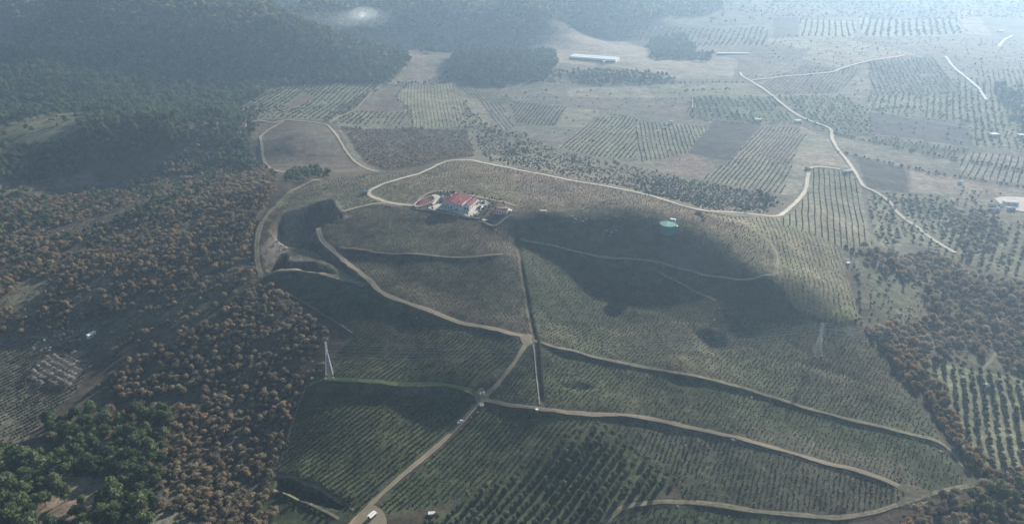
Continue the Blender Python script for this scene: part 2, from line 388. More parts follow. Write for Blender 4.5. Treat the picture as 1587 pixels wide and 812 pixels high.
# (corners in the photograph, colour, planting) ; planting = (kind, row direction given by two photograph points, row gap m, gap in row m, size, scatter)
FIELDS = [
 # valley floor behind the hill
 ([(590,60),(1700,-60),(1800,420),(1340,420),(1200,345),(700,255),(560,265),(520,190),(590,125)], GREY, None),
 ([(560,60),(700,100),(690,125),(590,128)], TAN, None),
 ([(818,62),(870,54),(960,62),(1060,80),(1145,92),(1135,122),(1040,122),(960,104),(862,96)], PALE, None),
 ([(630,128),(700,130),(748,196),(640,198),(614,152)], (0.1806, 0.1683, 0.0989), ('vine',[(660,190),(655,135)],6,2.0,.6,.08)),
 ([(580,160),(600,134),(616,128),(612,150),(630,168),(545,178)], BRN, None),
 ([(532,172),(640,175),(622,193),(520,192)], (0.1290, 0.1329, 0.0774), ('olive',[(540,190),(560,174)],8,7,.7,.15)),
 ([(525,196),(640,198),(720,203),(738,240),(700,250),(640,262),(600,266),(570,255)], (0.0731, 0.0549, 0.0413), None),
 ([(738,150),(772,152),(802,205),(770,200)], (0.1290, 0.1240, 0.1032), ('vine',[(775,195),(745,155)],7,2.4,.9,.1)),
 ([(700,128),(738,148),(768,200),(748,196)], (0.1634, 0.1506, 0.1032), None),
 ([(790,158),(878,165),(862,196),(800,190)], (0.1032, 0.0974, 0.0731), ('vine',[(830,190),(850,165)],6.5,1.8,1.05,.08)),
 ([(878,166),(930,172),(905,198),(862,196)], (0.1634, 0.1594, 0.1032), None),
 ([(820,150),(1072,154),(1070,186),(930,172),(830,160)], (0.1161, 0.1019, 0.0817), None),
 ([(905,198),(940,176),(985,182),(1000,200),(985,245),(900,250),(860,232)], (0.1419, 0.1417, 0.0860), ('vine',[(890,235),(945,182)],6.5,2.2,1.05,.12)),
 ([(985,188),(1098,195),(1072,236),(990,252)], (0.1505, 0.1417, 0.0903), ('vine',[(1010,245),(1000,195)],6.2,2.2,.95,.12)),
 ([(1108,186),(1182,192),(1132,250),(1064,236)], (0.0473, 0.0461, 0.0430), None),
 ([(1072,153),(1200,152),(1238,190),(1160,192),(1072,181)], (0.1032, 0.1284, 0.0688), ('olive',[(1120,185),(1105,156)],10,8,.85,.15)),
 ([(990,252),(1064,238),(1125,250),(1085,275),(1000,285)], (0.1462, 0.1152, 0.0903), None),
 ([(1182,197),(1258,200),(1215,302),(1170,296),(1085,275),(1130,250)], (0.1591, 0.1462, 0.1032), ('vine',[(1160,285),(1225,205)],5.8,1.9,.95,.08)),
 ([(1240,195),(1288,215),(1320,262),(1260,255),(1235,300),(1212,303),(1230,250)], (0.1806, 0.1683, 0.1204), None),
 ([(880,134),(1000,130),(1015,150),(880,150)], (0.1634, 0.1594, 0.1204), None),
 ([(1010,130),(1150,128),(1190,150),(1015,151)], (0.1376, 0.1462, 0.0860), None),
 ([(1345,173),(1500,198),(1512,232),(1352,206)], (0.0516, 0.0531, 0.0533), None),
 ([(1420,168),(1500,186),(1498,196),(1410,182)], (0.0688, 0.0709, 0.0688), None),
 ([(1325,240),(1403,262),(1408,300),(1345,291)], (0.0559, 0.0549, 0.0516), None),
 ([(1410,262),(1480,275),(1470,305),(1412,300)], PALE, None),
 ([(1290,210),(1470,248),(1480,270),(1410,260),(1325,238),(1300,230)], (0.1548, 0.1462, 0.1118), None),
 ([(1475,275),(1600,295),(1600,345),(1500,345),(1470,310)], PALE, None),
 ([(1480,236),(1620,250),(1620,292),(1490,272)], (0.1720, 0.1683, 0.1290), ('vine',[(1530,285),(1545,245)],7.5,2.0,1.0,.1)),
 ([(1200,150),(1290,140),(1345,172),(1352,206),(1295,210),(1240,185)], (0.1204, 0.1373, 0.0774), ('olive',[(1290,200),(1260,150)],9,7,.75,.25)),
 ([(1345,150),(1500,120),(1620,165),(1620,240),(1510,228),(1500,190),(1345,172)], (0.1290, 0.1417, 0.0860), ('olive',[(1560,230),(1545,160)],10,7,.75,.25)),
 ([(1180,100),(1400,92),(1450,120),(1345,150),(1200,150),(1172,132)], (0.1462, 0.1373, 0.1075), None),
 ([(1290,60),(1420,85),(1330,98),(1300,105),(1240,92)], PALE, None),
 ([(1240,30),(1330,35),(1322,62),(1240,65)], (0.1806, 0.1772, 0.1204), ('vine',[(1290,62),(1290,34)],16,3,2.0,.1)),
 ([(1198,28),(1238,28),(1238,62),(1200,62)], (0.0516, 0.0576, 0.0473), None),
 ([(1330,28),(1480,30),(1500,52),(1340,60)], (0.1720, 0.1772, 0.1290), ('olive',[(1400,55),(1400,30)],18,12,1.3,.2)),
 ([(1480,20),(1510,18),(1540,55),(1500,52)], PALE, None),
 ([(1160,60),(1320,58),(1310,78),(1240,76)], (0.1720, 0.1594, 0.1204), None),
 ([(940,40),(1190,45),(1190,75),(1050,70),(940,55)], (.115,.12,.08), ('olive',[(1000,62),(1010,42)],14,9,.9,.2)),
 ([(1345,95),(1450,92),(1490,145),(1350,148)], (.112,.118,.076), ('olive',[(1420,145),(1390,95)],9,7,.7,.2)),
 ([(1510,108),(1620,108),(1620,160),(1532,152)], (.12,.12,.085), ('vine',[(1570,150),(1560,112)],9,3,1.0,.15)),
 ([(1240,103),(1335,106),(1300,145),(1190,148),(1176,132)], (.118,.102,.082), ('vine',[(1220,145),(1260,105)],7,2.6,.8,.12)),
 ([(1352,210),(1508,236),(1482,246),(1352,222)], (.105,.112,.07), ('olive',[(1360,214),(1490,238)],7,6,.6,.2)),
 ([(1180,205),(1250,208),(1232,240),(1222,262),(1180,240)], (.13,.118,.09), ('vine',[(1190,250),(1225,208)],5.2,2.0,.7,.1)),
 ([(700,132),(790,152),(800,165),(745,158)], (.115,.105,.075), ('vine',[(760,158),(740,140)],6,2.4,.7,.12)),
 ([(1430,306),(1480,312),(1470,340),(1425,365),(1405,340)], (.10,.108,.07), ('olive',[(1440,350),(1430,310)],6.5,5.5,.6,.15)),
 ([(370,166),(425,132),(592,124),(585,140),(522,188),(440,184),(400,184)], (0.1290, 0.1329, 0.0860), ('olive',[(450,180),(520,130)],9,7,.75,.12)),
 ([(436,165),(470,148),(490,152),(458,168)], BRN, None),
 ([(392,190),(470,188),(512,196),(550,258),(560,268),(430,270),(408,250)], (0.1032, 0.0842, 0.0671), None),
 ([(0,195),(95,172),(142,178),(120,216),(40,222),(0,222)], (0.1075, 0.1107, 0.0619), None),
 ([(-60,290),(140,262),(150,282),(0,300),(-60,310)], (0.1290, 0.1063, 0.0731), None),
 ([(0,62),(70,58),(150,72),(60,92),(0,95)], (0.1204, 0.1240, 0.0774), ('olive',[(40,88),(60,62)],10,9,1.0,.3)),
 # the scrubby back slope
 ([(735,205),(800,200),(870,232),(990,255),(1090,278),(1215,304),(1235,300),(1200,335),(1090,328),(1000,301),(850,274),(760,255),(730,250)], (.115,.105,.075), None),
 # top of the hill
 ([(430,318),(455,298),(520,276),(600,268),(640,270),(573,298),(600,316),(540,328),(515,338),(520,312),(470,318),(440,335)], (.12,.112,.075), ('vine',[(480,300),(590,282)],3.2,2.0,.6,.25)),
 ([(575,300),(615,284),(705,250),(760,257),(850,276),(1000,303),(1085,329),(1130,335),(1190,380),(1200,425),(1120,395),(1040,360),(960,338),(860,333),(800,330),(735,303),(660,297),(645,318),(600,314)], (.135,.12,.075), ('vine',[(700,290),(900,320)],3.4,2.2,.6,.25)),
 ([(800,262),(1000,300),(1090,330),(1160,352),(1090,352),(900,318),(800,300)], (.135,.105,.08), ('vine',[(850,290),(1000,320)],3.4,2.2,.6,.25)),
 ([(1085,331),(1205,338),(1260,360),(1300,385),(1330,490),(1280,480),(1200,440),(1200,395),(1150,350)], (.155,.14,.085), ('vine',[(1250,450),(1230,370)],4.2,2.2,.65,.2)),
 ([(1260,262),(1318,268),(1335,290),(1352,378),(1315,388),(1205,345),(1240,320)], (.155,.15,.10), ('vine',[(1300,375),(1290,270)],6.2,1.5,.8,.06)),
 # front slope
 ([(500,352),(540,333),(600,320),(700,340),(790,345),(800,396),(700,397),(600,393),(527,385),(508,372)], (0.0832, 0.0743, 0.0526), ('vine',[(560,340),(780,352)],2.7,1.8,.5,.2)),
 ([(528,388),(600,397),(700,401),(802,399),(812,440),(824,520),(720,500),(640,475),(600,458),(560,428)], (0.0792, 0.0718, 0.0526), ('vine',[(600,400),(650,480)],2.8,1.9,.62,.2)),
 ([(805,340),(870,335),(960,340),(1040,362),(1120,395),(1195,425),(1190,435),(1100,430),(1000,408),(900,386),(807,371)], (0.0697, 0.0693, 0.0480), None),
 ([(807,374),(900,390),(1000,412),(1100,430),(1198,432),(1240,470),(1330,500),(1300,515),(1180,500),(1050,500),(1000,500),(900,505),(825,500),(815,430)], (0.0522, 0.0605, 0.0378), ('vine',[(850,480),(900,400)],2.6,2.0,.5,.35)),  # greener dark soil, deepened further for the shade spreading off the shoulder
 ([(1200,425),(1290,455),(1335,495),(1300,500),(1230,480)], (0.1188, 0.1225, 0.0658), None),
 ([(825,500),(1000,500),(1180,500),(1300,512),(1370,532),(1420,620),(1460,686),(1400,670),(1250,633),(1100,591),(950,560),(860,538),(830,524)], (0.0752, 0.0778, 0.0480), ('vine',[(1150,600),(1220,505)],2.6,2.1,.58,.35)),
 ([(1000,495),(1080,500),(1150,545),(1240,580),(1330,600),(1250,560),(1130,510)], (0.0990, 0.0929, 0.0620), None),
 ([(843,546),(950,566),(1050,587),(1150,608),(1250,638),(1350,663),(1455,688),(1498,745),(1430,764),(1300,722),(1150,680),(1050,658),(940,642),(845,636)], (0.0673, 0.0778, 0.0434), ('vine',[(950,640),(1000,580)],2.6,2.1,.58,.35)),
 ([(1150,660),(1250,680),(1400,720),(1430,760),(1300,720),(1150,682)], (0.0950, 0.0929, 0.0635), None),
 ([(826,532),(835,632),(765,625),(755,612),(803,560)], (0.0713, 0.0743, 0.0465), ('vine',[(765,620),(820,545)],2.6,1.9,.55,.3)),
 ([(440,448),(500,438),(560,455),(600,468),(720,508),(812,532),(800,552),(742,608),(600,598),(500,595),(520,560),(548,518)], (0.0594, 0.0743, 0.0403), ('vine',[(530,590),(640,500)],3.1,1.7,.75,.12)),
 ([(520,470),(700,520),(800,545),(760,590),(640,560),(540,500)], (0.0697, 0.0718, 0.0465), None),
 ([(470,606),(560,606),(700,612),(740,628),(690,678),(562,788),(500,762),(430,722)], (0.0650, 0.0828, 0.0403), ('vine',[(560,740),(690,640)],3.3,1.7,.85,.10)),
 ([(750,632),(845,642),(945,648),(900,672),(820,720),(720,770),(640,790),(585,800),(600,770),(700,680)], (0.0673, 0.0845, 0.0403), ('vine',[(620,780),(730,680)],3.1,1.9,.8,.15)),
 ([(850,650),(940,650),(900,672),(800,735),(700,775),(690,765),(800,700)], (0.0832, 0.0972, 0.0480), None),
 ([(930,660),(965,680),(1048,748),(1012,775),(968,788),(935,812),(910,830),(640,840),(700,780),(800,735),(870,685)], (0.0697, 0.0862, 0.0426), ('olive',[(760,812),(850,700)],5.2,4.6,.82,.03)),
 ([(950,653),(1050,663),(1150,686),(1250,716),(1380,755),(1408,768),(1330,800),(1270,800),(1150,787),(1060,776),(1048,748),(965,680)], (0.0729, 0.0760, 0.0503), ('vine',[(1150,780),(1170,690)],2.9,2.5,.78,.3)),
 ([(930,820),(985,787),(1080,783),(1200,801),(1300,808),(1340,840),(900,860)], (0.0475, 0.0634, 0.0326), ('vine',[(1050,810),(1100,785)],3.2,2.6,.8,.4)),
 ([(425,727),(560,790),(540,830),(380,830),(400,770)], (0.0491, 0.0591, 0.0326), None),
 # quarry
 ([(404,385),(420,368),(442,378),(455,390),(442,392),(424,404),(410,412)], (.20,.155,.12), None),
 ([(446,392),(470,386),(494,396),(515,414),(540,432),(566,450),(526,434),(486,411),(447,410)], (.145,.13,.085), ('vine',[(480,400),(560,440)],2.8,1.8,.45,.3)),
 ([(418,368),(445,325),(520,312),(530,330),(480,370),(450,383)], (.12,.105,.09), None),
 ([(430,352),(436,338),(450,330),(468,321),(476,322),(462,328),(450,338),(440,352)], (.21,.18,.145), None),
 ([(516,311),(523,312),(536,332),(548,336),(534,340),(522,325)], (.19,.16,.12), None),
 # woods and what lies between them
 ([(1330,385),(1460,395),(1700,460),(1700,600),(1540,572),(1440,545),(1360,520),(1333,470)], (.10,.092,.062), None),
 ([(1350,425),(1400,420),(1440,455),(1420,490),(1385,510),(1350,475)], (.112,.12,.07), None),
 ([(1415,550),(1490,570),(1700,600),(1700,740),(1530,725),(1490,690),(1460,640),(1440,600)], (.175,.178,.112), ('olive',[(1522,720),(1500,580)],6.3,3.5,.70,.07)),
 ([(1420,375),(1500,345),(1700,345),(1700,470),(1470,400)], (.15,.15,.10), ('olive',[(1520,440),(1545,350)],8,7,.75,.25)),
 ([(1345,300),(1410,302),(1470,310),(1500,345),(1420,372),(1360,380)], (.16,.16,.11), ('olive',[(1400,370),(1380,305)],8,7,.8,.2)),
 ([(-80,500),(60,512),(100,480),(160,505),(150,545),(120,600),(70,650),(30,690),(-80,700)], (.125,.12,.09), ('bush',[(-10,600),(90,548)],4.4,2.0,.5,.1)),
 ([(75,500),(105,488),(138,505),(125,530),(85,528),(70,512)], (.115,.11,.085), ('greytree',[(80,520),(130,500)],4.2,3.2,.75,.1)),
 ([(45,528),(75,528),(85,545),(50,545)], (.115,.11,.085), ('greytree',[(50,540),(80,530)],4.2,3.2,.7,.1)),
 ([(75,552),(115,545),(130,570),(110,600),(62,595),(45,582)], (.10,.10,.08), ('greytree',[(60,560),(115,590)],4.6,3.0,.75,.1)),
 ([(430,295),(398,345),(385,395),(300,440),(150,500),(60,515),(-80,530),(-80,480),(0,450),(150,390),(300,330),(380,292)], (.12,.105,.07), None),
 ([(385,395),(400,425),(300,470),(160,540),(140,500),(298,438)], (.105,.098,.065), None),
 ([(60,770),(90,740),(140,735),(150,770),(120,800),(60,812)], (.20,.15,.11), None),
 ([(135,742),(165,735),(180,765),(150,800)], (.17,.135,.10), None),
 ([(200,800),(280,790),(330,830),(190,830)], (.15,.15,.11), None),
]
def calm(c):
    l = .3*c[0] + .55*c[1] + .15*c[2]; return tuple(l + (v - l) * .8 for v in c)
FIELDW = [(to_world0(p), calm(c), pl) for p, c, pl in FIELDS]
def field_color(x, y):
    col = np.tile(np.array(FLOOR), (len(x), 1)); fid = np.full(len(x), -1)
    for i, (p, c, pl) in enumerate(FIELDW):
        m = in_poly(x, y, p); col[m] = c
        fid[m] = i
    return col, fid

# ------------------------------------------------------------------ ground: one sheet out past the far hills
ang = np.concatenate([np.arange(-180, -42, 6.0), np.arange(-42, 42.01, 0.135), np.arange(46, 180, 6.0)])
rad = np.concatenate([[1, 60, 120, 180], 225 * np.exp(np.arange(0, math.log(3400 / 225), 0.0042)), [3600, 3900, 4300]])
AA, RR = np.meshgrid(np.radians(ang), rad)
GX = RR * np.sin(AA); GY = RR * np.cos(AA)
GZ = H(GX, GY)
na, nr = len(ang), len(rad)
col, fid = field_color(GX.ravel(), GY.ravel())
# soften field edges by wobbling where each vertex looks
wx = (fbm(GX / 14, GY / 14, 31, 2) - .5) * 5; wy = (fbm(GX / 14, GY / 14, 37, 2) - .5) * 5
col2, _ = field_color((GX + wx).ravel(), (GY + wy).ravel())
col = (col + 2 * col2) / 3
me = bpy.data.meshes.new('ground')
idx = np.arange(na * nr).reshape(nr, na)
nxt = np.roll(idx, -1, axis=1)
q = np.stack([idx[:-1], nxt[:-1], nxt[1:], idx[1:]], -1).reshape(-1, 4)
q = q[:, ::-1]
me.vertices.add(na * nr); me.vertices.foreach_set('co', np.stack([GX, GY, GZ], -1).astype(np.float32).ravel())
me.loops.add(q.size); me.loops.foreach_set('vertex_index', q.astype(np.int32).ravel())
me.polygons.add(len(q)); me.polygons.foreach_set('loop_start', np.arange(0, q.size, 4, dtype=np.int32)); me.polygons.foreach_set('loop_total', np.full(len(q), 4, np.int32))
me.polygons.foreach_set('use_smooth', np.ones(len(q), bool))
me.update(calc_edges=True)
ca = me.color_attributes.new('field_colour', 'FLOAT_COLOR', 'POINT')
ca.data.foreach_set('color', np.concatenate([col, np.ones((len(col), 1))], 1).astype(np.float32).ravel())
gm = mat('ground_soil', rough=1.0, spec=.05); t = gm.node_tree; b = t.nodes['Principled BSDF']
at = t.nodes.new('ShaderNodeAttribute'); at.attribute_name = 'field_colour'
geo = t.nodes.new('ShaderNodeNewGeometry')
def nz(scale, det, rough=.6):
    n = t.nodes.new('ShaderNodeTexNoise'); n.inputs['Scale'].default_value = scale; n.inputs['Detail'].default_value = det; n.inputs['Roughness'].default_value = rough
    t.links.new(geo.outputs['Position'], n.inputs['Vector']); return n
def mr(src, a, b_, c, d):
    m = t.nodes.new('ShaderNodeMapRange'); m.inputs[1].default_value = a; m.inputs[2].default_value = b_; m.inputs[3].default_value = c; m.inputs[4].default_value = d
    t.links.new(src, m.inputs[0]); return m.outputs[0]
n1 = nz(.035, 6); n2 = nz(.5, 6, .8); n4 = nz(.14, 4, .7); n3 = nz(.012, 4)
m1 = t.nodes.new('ShaderNodeMath'); m1.operation = 'MULTIPLY'
t.links.new(mr(n1.outputs['Fac'], .3, .7, .72, 1.3), m1.inputs[0]); t.links.new(mr(n2.outputs['Fac'], .3, .7, .5, 1.55), m1.inputs[1])
m0 = t.nodes.new('ShaderNodeMath'); m0.operation = 'MULTIPLY'; t.links.new(m1.outputs[0], m0.inputs[0]); t.links.new(mr(n4.outputs['Fac'], .32, .68, .72, 1.32), m0.inputs[1]); m1 = m0
vm = t.nodes.new('ShaderNodeVectorMath'); vm.operation = 'SCALE'
t.links.new(at.outputs['Color'], vm.inputs[0]); t.links.new(m1.outputs[0], vm.inputs['Scale'])
mx = t.nodes.new('ShaderNodeMix'); mx.data_type = 'RGBA'; mx.blend_type = 'MULTIPLY'
tint = t.nodes.new('ShaderNodeValToRGB'); tint.color_ramp.elements[0].position = .38; tint.color_ramp.elements[1].position = .62
tint.color_ramp.elements[0].color = (1.08, .97, .95, 1); tint.color_ramp.elements[1].color = (.96, 1.02, .93, 1)
t.links.new(n3.outputs['Fac'], tint.inputs[0]); mx.inputs[0].default_value = 1
t.links.new(vm.outputs[0], mx.inputs[6]); t.links.new(tint.outputs[0], mx.inputs[7]); t.links.new(mx.outputs[2], b.inputs['Base Color'])
bp = t.nodes.new('ShaderNodeBump'); bp.inputs['Distance'].default_value = .5; bp.inputs['Strength'].default_value = .8
t.links.new(n2.outputs['Fac'], bp.inputs['Height']); t.links.new(bp.outputs[0], b.inputs['Normal'])
me.materials.append(gm)
ground = bpy.data.objects.new('ground', me); C.objects.link(ground); tag(ground, kind='structure')
print('ground', len(q), time.time() - T0)

# ------------------------------------------------------------------ roads and tracks, draped strips
RM = {
 'dirt': noisy('road_dirt', (.24, .195, .14), (.36, .30, .22), .35, third=(.30,.25,.18)),
 'pale': noisy('road_pale_gravel', (.36, .32, .26), (.52, .47, .39), .3),
 'white': noisy('road_white_gravel', (.44, .42, .38), (.58, .56, .52), .2),
 'mix': noisy('track_earth', (.15, .135, .09), (.29, .25, .175), .25),
 'faint': noisy('track_faint', (.13, .12, .08), (.21, .18, .13), .2),
 'stony': noisy('track_stony', (.14, .13, .11), (.36, .34, .30), .45),
 'green': noisy('track_grass', (.11, .15, .05), (.17, .20, .08), .15),
}
def rutted(m, verge, mid):
    t = m.node_tree; b = t.nodes['Principled BSDF']; src = b.inputs['Base Color'].links[0].from_socket
    a = t.nodes.new('ShaderNodeAttribute'); a.attribute_name = 'across'
    ab = t.nodes.new('ShaderNodeMath'); ab.operation = 'ABSOLUTE'; t.links.new(a.outputs['Fac'], ab.inputs[0])
    g = t.nodes.new('ShaderNodeNewGeometry'); n = t.nodes.new('ShaderNodeTexNoise'); n.inputs['Scale'].default_value = .35; n.inputs['Detail'].default_value = 5; t.links.new(g.outputs['Position'], n.inputs['Vector'])
    ad = t.nodes.new('ShaderNodeMath'); ad.operation = 'ADD'; t.links.new(ab.outputs[0], ad.inputs[0]); t.links.new(n.outputs['Fac'], ad.inputs[1])
    e = t.nodes.new('ShaderNodeMapRange'); e.inputs[1].default_value = 1.18; e.inputs[2].default_value = 1.42; t.links.new(ad.outputs[0], e.inputs[0])
    su = t.nodes.new('ShaderNodeMath'); su.operation = 'SUBTRACT'; t.links.new(n.outputs['Fac'], su.inputs[0]); t.links.new(ab.outputs[0], su.inputs[1])
    c_ = t.nodes.new('ShaderNodeMapRange'); c_.inputs[1].default_value = .28; c_.inputs[2].default_value = .5; c_.inputs[4].default_value = mid; t.links.new(su.outputs[0], c_.inputs[0])
    mxx = t.nodes.new('ShaderNodeMath'); mxx.operation = 'MAXIMUM'; t.links.new(e.outputs[0], mxx.inputs[0]); t.links.new(c_.outputs[0], mxx.inputs[1])
    mc = t.nodes.new('ShaderNodeMix'); mc.data_type = 'RGBA'; t.links.new(mxx.outputs[0], mc.inputs[0]); t.links.new(src, mc.inputs[6]); mc.inputs[7].default_value = (*verge, 1)
    t.links.new(mc.outputs[2], b.inputs['Base Color'])
for k_, vg, md_ in (('dirt', (.11,.10,.065), .45), ('pale', (.16,.145,.11), .15), ('mix', (.095,.09,.055), .8), ('faint', (.10,.095,.065), .6), ('stony', (.085,.082,.06), .4), ('green', (.09,.11,.05), .5)): rutted(RM[k_], vg, md_)
for k, (pts, w, mname, hh) in ROADS.items():
    c = smooth_poly(ROADW[k][::2] if len(ROADW[k]) > 8 else ROADW[k], 2.5)
    tg = np.gradient(c, axis=0); tg /= np.linalg.norm(tg, axis=1, keepdims=True) + 1e-9
    nm = np.stack([-tg[:, 1], tg[:, 0]], 1)
    s_ = np.arange(len(c)) * 2.5
    wl = w / 2 * (1 + .28 * (vnoise(s_ / 7, s_ * 0, 11) - .5) * 2 * (1 if mname != 'pale' else .5))
    wr = w / 2 * (1 + .28 * (vnoise(s_ / 7, s_ * 0 + 5, 13) - .5) * 2 * (1 if mname != 'pale' else .5))
    cols = []
    for f in (-1, -.5, 0, .5, 1):
        off = (wl if f < 0 else wr) * f
        cols.append(c + nm * off[:, None])
    P_ = np.stack(cols, 1)
    ZZ = H(P_[..., 0], P_[..., 1])
    rr_ = np.hypot(P_[..., 0], P_[..., 1])
    lift = .22 + np.clip((rr_ - 600) / 1000, 0, 1) * 1.3
    ZZ = np.maximum(ZZ, ZZ[:, 2:3] - .4) + lift
    ZZ[:, 0] -= .05; ZZ[:, 4] -= .05
    n, m5 = P_.shape[:2]
    m = MB(); vs = np.concatenate([P_, ZZ[..., None]], -1).reshape(-1, 3).tolist()
    m.add(vs, [(i * m5 + j, i * m5 + j + 1, (i + 1) * m5 + j + 1, (i + 1) * m5 + j) for i in range(n - 1) for j in range(m5 - 1)])
    m_across = np.tile(np.array([-1, -.5, 0, .5, 1], np.float32), n)
    o = m.build('dirt_road' if mname in ('dirt', 'pale', 'white') else 'track', RM[mname], smooth=True); tag(o, kind='structure')
    o.data.attributes.new('across', 'FLOAT', 'POINT').data.foreach_set('value', m_across)

# ------------------------------------------------------------------ plants: meshes
def ico():
    bm = bmesh.new(); bmesh.ops.create_icosphere(bm, subdivisions=1, radius=1)
    v = np.array([x.co[:] for x in bm.verts]); f = [tuple(x.index for x in fc.verts) for fc in bm.faces]; bm.free(); return v, f
IV, IF = ico()
def crown_mesh(name, m, lobes, nleaf, lsize, rs, core=.84, flat=1.0):
    rg = np.random.default_rng(rs); b = MB()
    for c, r in lobes:
        v = IV * r * core * (1 + (rg.random((len(IV), 1)) - .5) * .35); v[:, 2] *= flat
        b.add(v + np.array(c), IF)
    tot = sum(r * r for c, r in lobes)
    for c, r in lobes:
        for i in range(int(nleaf * r * r / tot)):
            d = rg.normal(size=3); d /= np.linalg.norm(d)
            if d[2] < -.45: d[2] *= -1
            p = np.array(c) + d * r * (.86 + .28 * rg.random()) * np.array([1, 1, flat])
            a = np.cross(d + rg.normal(size=3) * .5, rg.normal(size=3)); a /= np.linalg.norm(a) + 1e-9
            e = np.cross(d + rg.normal(size=3) * .6, a); e /= np.linalg.norm(e) + 1e-9
            s = lsize * (.6 + .8 * rg.random())
            b.add([p - a * s * .5, p + a * s * .5, p + e * s * .9], [(0, 1, 2)])
    return b.mesh(name, m)
def lobes(rg, n, rad, h0, h1, rl):
    L = []
    for i in range(n):
        a = 2 * math.pi * i / max(n - 1, 1) + rg.random(); k = 0 if i == 0 else rad * (.55 + .45 * rg.random())
        z = h1 if i == 0 else h0 + (h1 - h0) * rg.random() * .8
        L.append(((k * math.cos(a), k * math.sin(a), z), rl * (.75 + .5 * rg.random())))
    return L
def trunk_mesh(name, m, h, r, rs, limbs=3):
    rg = random.Random(rs); b = MB(); top = (rg.uniform(-.2, .2), rg.uniform(-.2, .2), h)
    b.bar((0, 0, -.8), top, r, 6, r * .7)
    for i in range(limbs):
        a = 2 * math.pi * i / limbs + rg.random(); b.bar(top, (top[0] + math.cos(a) * h * .5, top[1] + math.sin(a) * h * .5, h + h * .7), r * .55, 5, r * .25)
    return b.mesh(name, m)
M_oak = leafy('oak_leaves_russet', (.205, .17, .11), (.36, .25, .14), (.275, .22, .15), .018, 1.3, .42)
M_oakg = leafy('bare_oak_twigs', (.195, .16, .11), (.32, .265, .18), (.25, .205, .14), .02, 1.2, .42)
M_pine = leafy('pine_needles', (.058, .090, .040), (.125, .158, .068), None, .02, .9, .35)
M_olive = leafy('olive_leaves', (.075, .09, .055), (.13, .145, .09), None, .03, .8, .3)
M_grey = leafy('bare_fruit_twigs', (.30, .28, .25), (.48, .45, .40), None, .05, 1.0, .3)
M_vine = leafy('vine_canes', (.042, .048, .028), (.10, .10, .06), None, .03, 1.1, .25)
M_bush = leafy('scrub_leaves', (.040, .055, .028), (.10, .098, .055), None, .02, 1.0, .2)
M_bark = noisy('bark', (.09, .07, .055), (.16, .13, .10), 2.0)
rg = np.random.default_rng(3)
PROTO = {}
PROTO['oak'] = [(crown_mesh('oak_crown', M_oak, lobes(rg, 6, 1.7, 2.4, 3.9, 1.25), 260, .62, 10 + i), trunk_mesh('oak_trunk', M_bark, 1.9, .2, i)) for i in range(5)]
PROTO['greyoak'] = [(crown_mesh('bare_oak_crown', M_oakg, lobes(rg, 6, 1.7, 2.2, 3.7, 1.2), 260, .6, 20 + i), trunk_mesh('oak_trunk', M_bark, 1.8, .18, i)) for i in range(4)]
PROTO['pine'] = [(crown_mesh('pine_crown', M_pine, lobes(rg, 7, 1.9, 3.2, 6.2, 1.45), 330, .85, 30 + i, flat=.8), trunk_mesh('pine_trunk', M_bark, 3.2, .24, i)) for i in range(5)]
PROTO['olive'] = [(crown_mesh('olive_crown', M_olive, lobes(rg, 5, 1.3, 1.9, 3.0, 1.1), 200, .5, 40 + i), trunk_mesh('olive_trunk', M_bark, 1.3, .2, i)) for i in range(4)]
PROTO['greytree'] = [(crown_mesh('bare_crown', M_grey, lobes(rg, 5, 1.2, 1.7, 2.5, .8), 140, .45, 50 + i, core=.5), trunk_mesh('bare_trunk', M_bark, 1.0, .12, i)) for i in range(3)]
PROTO['vine'] = [(crown_mesh('vine', M_vine, [((0, 0, .55), .5), ((.35, .1, .7), .38), ((-.35, -.05, .65), .4)], 24, .4, 60 + i, core=.9), None) for i in range(4)]
PROTO['bush'] = [(crown_mesh('bush', M_bush, lobes(rg, 4, .9, .7, 1.3, .85), 90, .45, 70 + i), None) for i in range(4)]

# ------------------------------------------------------------------ where plants stand
PT = {k: [] for k in PROTO}          # kind -> arrays (x, y, scale, rot)
def add_pts(kind, x, y, sc):
    PT[kind].append(np.stack([x, y, sc, RNG.random(len(x)) * 6.283], 1))
def road_clear(x, y, extra=1.2):
    ok = np.ones(len(x), bool)
    for k, v in ROADS.items():
        d, _, _ = line_dist(x, y, ROADW[k], 14); ok &= d > v[1] * .5 + extra
    d, _, _ = line_dist(x, y, DITCH, 10); return ok & (d > 1.7)
def rows(i, kind, dirpx, gap, step, size, jit):
    poly = FIELDW[i][0]; a, b = to_world0(dirpx); u = (b - a) / np.linalg.norm(b - a); v = np.array([-u[1], u[0]])
    su = poly @ u; sv_ = poly @ v
    U, V = np.meshgrid(np.arange(su.min(), su.max(), step), np.arange(sv_.min(), sv_.max(), gap))
    U = U + RNG.normal(size=U.shape) * step * jit + RNG.random((U.shape[0], 1)) * step * .5; V = V + RNG.normal(size=V.shape) * gap * jit * .45
    bend = (fbm(U / 90, V / 90, i, 2) - .5) * min(gap, 4) * .9
    P_ = U.ravel()[:, None] * u + (V + bend).ravel()[:, None] * v
    x, y = P_[:, 0], P_[:, 1]
    _, f = field_color(x, y)
    m = (f == i)
    x, y = x[m], y[m]
    keep = RNG.random(len(x)) > .06 + .35 * (fbm(x / 25, y / 25, 91) > .62)
    x, y = x[keep], y[keep]
    m = road_clear(x, y); x, y = x[m], y[m]
    add_pts(kind, x, y, size * (.75 + .5 * RNG.random(len(x))) * (.8 + .5 * fbm(x / 40, y / 40, 77)))
OVER = {}
for i, (p, c, pl) in enumerate(FIELDS):
    if pl: rows(i, *pl)
